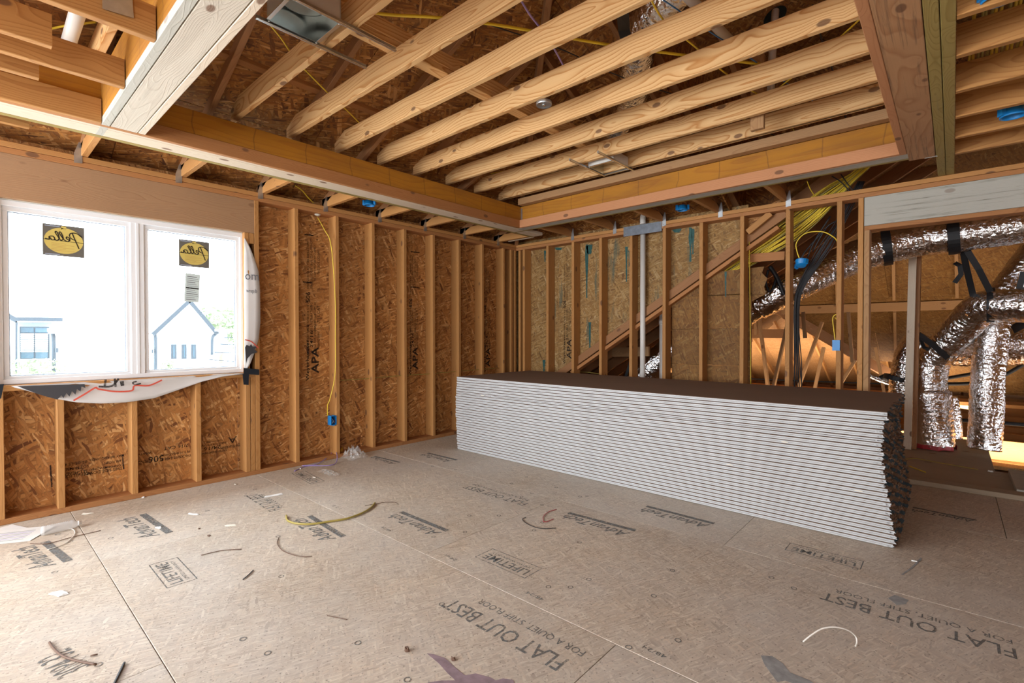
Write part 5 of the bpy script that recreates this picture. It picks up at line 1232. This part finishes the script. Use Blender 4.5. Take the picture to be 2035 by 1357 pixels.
# teal paint drips on the back wall sheathing
for u, v0, v1, w_ in ((1166, 488, 592, 6), (1171, 486, 505, 14), (1245, 490, 560, 5), (1251, 498, 530, 5), (1372, 452, 520, 8), (1377, 455, 505, 6), (1345, 454, 462, 28), (1083, 498, 520, 4), (1081, 715, 740, 5), (1252, 590, 640, 4), (1110, 492, 497, 20), (1442, 540, 590, 4), (1172, 640, 700, 6)):
    rr_ = random.Random(u+v0); ptsL = []; ptsR = []; n_ = 7
    for k in range(n_+1):
        f_ = k/n_; ww = w_/2*(1-.55*f_)*rr_.uniform(.6, 1.2); a_ = P(u-ww, v0+(v1-v0)*f_, 'y', .1406); b_ = P(u+ww, v0+(v1-v0)*f_, 'y', .1406); ptsL.append((a_.x, a_.z)); ptsR.append((b_.x, b_.z))
    poly_plate('paint_drip', ptsL+ptsR[::-1], fr3((0, .1406, 0), (1, 0, 0), (0, 0, 1)), .0004, 'teal', pB1)
# ================================================================== FLOOR DEBRIS
def fl(pts, z=.004): return [P(u, v, 'z', z) for u, v in pts]
cable('cable_jacket', fl([(569, 1024), (572, 1034), (590, 1040), (620, 1041), (655, 1036), (690, 1030), (720, 1019), (738, 1008), (745, 999)], .008), .0065, 'cable_dull', 'curved offcut of yellow cable jacket in the middle of the floor', 'cable offcut')
cable('wire_offcut', fl([(725, 1005), (745, 1001), (765, 998), (785, 998), (791, 1002)]), .0018, 'brown_wire', 'thin brown wire touching the end of the curved yellow offcut', 'wire')
cable('wire_offcut', fl([(554, 1068), (551, 1080), (562, 1094), (585, 1103), (605, 1106), (620, 1105)]), .0022, 'brown_wire', 'thin dark curved wire below the yellow offcut', 'wire')
cable('wire_offcut', fl([(1045, 1028), (1038, 1032), (1050, 1042), (1075, 1050), (1105, 1049)]), .0022, 'cable_k', 'black curled wire left of the red one', 'wire')
cable('red_wire', fl([(1106, 1012), (1090, 1017), (1080, 1026), (1082, 1037), (1100, 1031)]), .0022, 'red_wire', 'small loop of red wire on the floor', 'wire')
cable('white_wire', [P(1596, 1275, 'z', .003), P(1612, 1262, 'z', .03), P(1634, 1249, 'z', .055), P(1660, 1246, 'z', .065), P(1685, 1252, 'z', .055), P(1700, 1264, 'z', .03), P(1703, 1276, 'z', .012), P(1700, 1284, 'z', .003)], .0030, 'cable_w', 'white wire arching off the floor in the right foreground', 'wire')
cable('wire_offcut', fl([(650, 1223), (665, 1226), (690, 1231)]), .0018, 'brown_wire', 'short straight brown wire in the foreground centre', 'wire')
cable('wire_offcut', fl([(400, 1103), (440, 1094), (480, 1091)]), .0022, 'brown_wire', 'long thin brown strip left of centre', 'wire')
cable('wire_offcut', fl([(483, 1151), (494, 1142), (503, 1133)]), .0026, 'cable_k', 'short dark stick lying on the floor left of centre', 'stick')
cable('wire_offcut', fl([(98, 1276), (108, 1290), (124, 1303), (150, 1312), (190, 1320)]), .0042, 'brown_wire', 'brown curved strip in the left foreground', 'strip')
cable('wire_offcut', fl([(180, 1303), (194, 1300)]), .003, 'brown_wire', 'tiny brown chip beside the curved strip', 'chip')
cable('wire_offcut', fl([(224, 1365), (236, 1340), (247, 1317)]), .0045, 'cable_k', 'black cable end cut by the bottom edge of the picture', 'cable offcut')
cable('wire_offcut', fl([(60, 1080), (95, 1080), (140, 1068), (200, 1054)]), .0022, 'brown_wire', 'straight brown wire crossing under the white one near the bottle', 'wire')
cable('white_wire', fl([(136, 1049), (147, 1053), (148, 1062), (135, 1076), (118, 1085), (95, 1092)]), .0026, 'cable_w', 'pale bent wire beside the plastic bottle', 'wire')
cable('yellow_cable', [P(1795, 913, 'z', .02), P(1820, 911, 'z', .02), P(1860, 918, 'z', .02), P(1905, 926, 'z', .02), P(1943, 933, 'z', .02)], .0042, 'cable_dull', 'yellow cable lying on the boards beyond the doorway', 'cable')
cable('yellow_cable', [P(1807, 926, 'z', .02), P(1825, 933, 'z', .02), P(1839, 938, 'z', .02)], .0050, 'cable_y', 'short pale yellow cable offcut on the boards beyond the doorway', 'cable')
def scrap(u, v, w_, h_, label, mat='scrap', rz=0, seed=0, z=.003, thick=.004):
    rr_ = random.Random(seed+int(u)); n_ = 11; c_ = P(u, v, 'z', z)
    pts = [(w_/2*math.cos(6.283*k/n_)*rr_.uniform(.65, 1.1), h_/2*math.sin(6.283*k/n_)*rr_.uniform(.55, 1.15)) for k in range(n_)]
    V = [(x, y, 0) for x, y in pts]+[(x*.85, y*.85, thick*rr_.uniform(.4, 1.6)) for x, y in pts]+[(0, 0, thick*1.2)]
    Fc = [tuple(reversed(range(n_)))]+[(k, (k+1) % n_, n_+(k+1) % n_, n_+k) for k in range(n_)]+[(n_+k, n_+(k+1) % n_, 2*n_) for k in range(n_)]
    o = link('paper_scrap', mesh(V, Fc), M[mat], None, Matrix.Translation((c_.x, c_.y, .0015)) @ rot('Z', rz)); tag(o, label, 'scrap'); return o
scrap(174, 1020, .075, .03, 'flat cream scrap on the floor just right of the bottle', rz=60)
scrap(315, 1048, .075, .035, 'folded white scrap on the floor below the third bay under the window', 'paper', rz=10)
scrap(384, 1021, .11, .026, 'long white crumpled scrap on the floor right of the folded one', 'paper', rz=25)
scrap(457, 1044, .085, .025, 'small cream scrap beside the floor seam', rz=45)
scrap(542, 985, .17, .022, 'twisted strip of white foam on the floor near the wall', 'paper', rz=75, thick=.008)
scrap(118, 1179, .10, .055, 'torn white paper triangle on the left floor', 'paper', rz=40)
scrap(415, 1064, .03, .02, 'tiny brown chip left of centre', 'brown_wire'); scrap(396, 1050, .02, .015, 'tiny tan chip near the floor seam', 'brown_wire')
scrap(285, 988, .03, .02, 'tiny white crumb at the foot of the left wall', 'paper'); scrap(468, 962, .035, .02, 'cream crumb near the left wall below the window corner', 'scrap')
scrap(625, 948, .05, .03, 'cream crumb beside the plastic film', 'scrap'); scrap(596, 931, .035, .02, 'white crumb at the foot of the left wall by the film', 'paper')
scrap(808, 1292, .030, .022, 'dark brown clod on the foreground floor', 'brown_wire', thick=.010); scrap(900, 1310, .02, .02, 'dark clod right of the larger one', 'brown_wire', thick=.007)
scrap(1968, 936, .045, .03, 'white lump on the grey boards beyond the doorway', 'paper', z=.02, thick=.01).location.z = .014
scrap(1818, 1115, .03, .012, 'thin pale splinter near the stack corner', 'paper')
# papers at the far left
o = poly_plate('paper_sheet', [(-.15, -.11), (.13, -.12), (.16, .10), (-.12, .12)], Matrix.Translation((.30, -4.975, .006)) @ rot('Z', 62) @ rot('X', 2), .0008, 'paper'); tag(o, 'upper white printed sheet at the left edge of the floor', 'paper')
for k in range(7): link('printed_line', stroke_me([[(-.11, -.08+.022*k), (.08, -.08+.022*k)]], .0025), M['cable_p' if k % 2 else 'wrap_grey'], o, Matrix.Translation((.30, -4.975, .0076)) @ rot('Z', 62) @ rot('X', 2))
o = poly_plate('paper_sheet', [(-.13, -.10), (.15, -.10), (.15, .11), (-.13, .10)], Matrix.Translation((.19, -5.02, .0035)) @ rot('Z', 20), .0008, 'label'); tag(o, 'lower white sheet at the left edge of the floor', 'paper')
# crushed water bottle
bt = root('water_bottle', tuple(P(118, 1046, 'z', 0)), label='empty clear ribbed water bottle lying by the left wall', category='bottle')
pa_, pb_ = P(80, 1056, 'z', .028), P(163, 1038, 'z', .024)
prof = [(.006, 0), (.028, .004), (.031, .015)]
for k in range(11): prof += [(.032, .022+.0115*k), (.0285, .0275+.0115*k)]
prof += [(.031, .155), (.028, .172), (.013, .195), (.0125, .215), (.010, .216)]
L_ = (pb_-pa_).length; prof = [(r_*.95, z_*L_/.216) for r_, z_ in prof]
dz = (pb_-pa_).normalized(); frb = frame(pa_, dz) @ rot('Y', 90)
bo_ = link('bottle_body', lathe_me(prof, 22, .86), M['clear_hard'], bt, frb)
link('bottle_neck_ring', lathe_me([(.0145, L_*.90), (.0155, L_*.905), (.0155, L_*.925), (.0145, L_*.93)], 18), M['label'], bt, frb)
# crumpled plastic film with yellow tag and purple wire
def film(c_, sx_, sy_, sz_, label, seed, n_=16, parent=None):
    rr_ = random.Random(seed); V = []; Fc = []
    for i in range(n_):
        for j in range(n_):
            a_ = i/(n_-1)*2-1; b_ = j/(n_-1)*2-1
            hgt = max(0, 1-a_*a_*.8-b_*b_*.8); V.append((a_*sx_+rr_.uniform(-.012, .012), b_*sy_+rr_.uniform(-.012, .012), .003+sz_*hgt*rr_.uniform(.15, 1.0)))
    for i in range(n_-1):
        for j in range(n_-1):
            k = i*n_+j; Fc.append((k, k+n_, k+n_+1, k+1))
    o = link('plastic_film', mesh(V, Fc), M['clear'], parent, Matrix.Translation(c_))
    if parent is None: tag(o, label, 'plastic film')
    return o
pf = P(703, 908, 'z', 0); film((pf.x, pf.y, 0), .13, .11, .13, 'crumpled heap of clear plastic film against the left wall', 5)
pf = P(655, 940, 'z', 0); film((pf.x, pf.y, 0), .14, .05, .02, 'flat torn piece of clear plastic film in front of the heap', 6)
pf = P(595, 928, 'z', 0)
yt = scrap(677, 903, .07, .05, 'yellow plastic tag tucked in the film heap', 'plastic_y', thick=.05)
cable('purple_cable', [P(585, 936, 'z', .004), P(610, 926, 'z', .004), P(650, 925, 'z', .006), P(667, 920, 'z', .01), P(670, 905, 'z', .05), P(664, 893, 'z', .06), P(655, 905, 'z', .03), P(630, 922, 'z', .005), P(600, 925, 'z', .004)], .004, 'cable_p', 'purple wire trailing from the plastic film heap', 'wire')
# stains: purple chalk spill and grey smear
def blob(name, pts, mat, z=.0011): return poly_plate(name, [(p.x, p.y) for p in [P(u, v, 'z', z) for u, v in pts]], Matrix.Translation((0, 0, z)), .0003, mat, floor)
blob('chalk_stain', [(848, 1298), (862, 1300), (885, 1308), (900, 1322), (915, 1335), (925, 1342), (945, 1338), (975, 1346), (985, 1352), (1000, 1348), (1020, 1351), (1030, 1375), (860, 1372), (850, 1356), (878, 1352), (905, 1352), (890, 1338), (872, 1318)], 'stain')
blob('mortar_smear', [(1512, 1302), (1535, 1304), (1556, 1318), (1570, 1336), (1610, 1352), (1625, 1362), (1590, 1362), (1560, 1352), (1545, 1355), (1530, 1335), (1518, 1318)], 'greystain')
blob('mortar_smear', [(1790, 1142), (1812, 1126), (1829, 1108), (1833, 1110), (1815, 1128), (1795, 1142)], 'greystain')
blob('mortar_smear', [(1765, 1188), (1778, 1182), (1806, 1192), (1800, 1200), (1782, 1202)], 'greystain')
# black refrigerant lines low in the attic
for (pts, y, lab) in (([(1480, 752), (1600, 757), (1740, 762), (1800, 765)], 4.5, 'thin black line low across the bright eave'), ([(1880, 752), (1935, 742), (1985, 730), (2040, 706)], 2.9, 'upper black insulated pipe rising to the right behind the standing ducts'),
                      ([(1880, 763), (1935, 761), (1990, 748), (2040, 720)], 2.95, 'middle black insulated pipe behind the standing ducts'), ([(1895, 834), (1960, 838), (2060, 846)], 2.6, 'lowest black insulated pipe running level behind the standing ducts')):
    cable('insulated_pipe', pp(pts, y), .012 if 'thin' in lab else .022, 'blackpipe', lab, 'pipe')
duct('flex_hose', pp([(1728, 745), (1745, 752), (1762, 758), (1785, 765)], 2.9), .04, 'small silver flexible hose low beside the doorway studs', seed=12, seg=14)
cable('black_lump', pp([(1750, 752), (1760, 748), (1768, 755)], 2.8), .035, 'black', 'black foam clump on the small silver hose', 'foam')
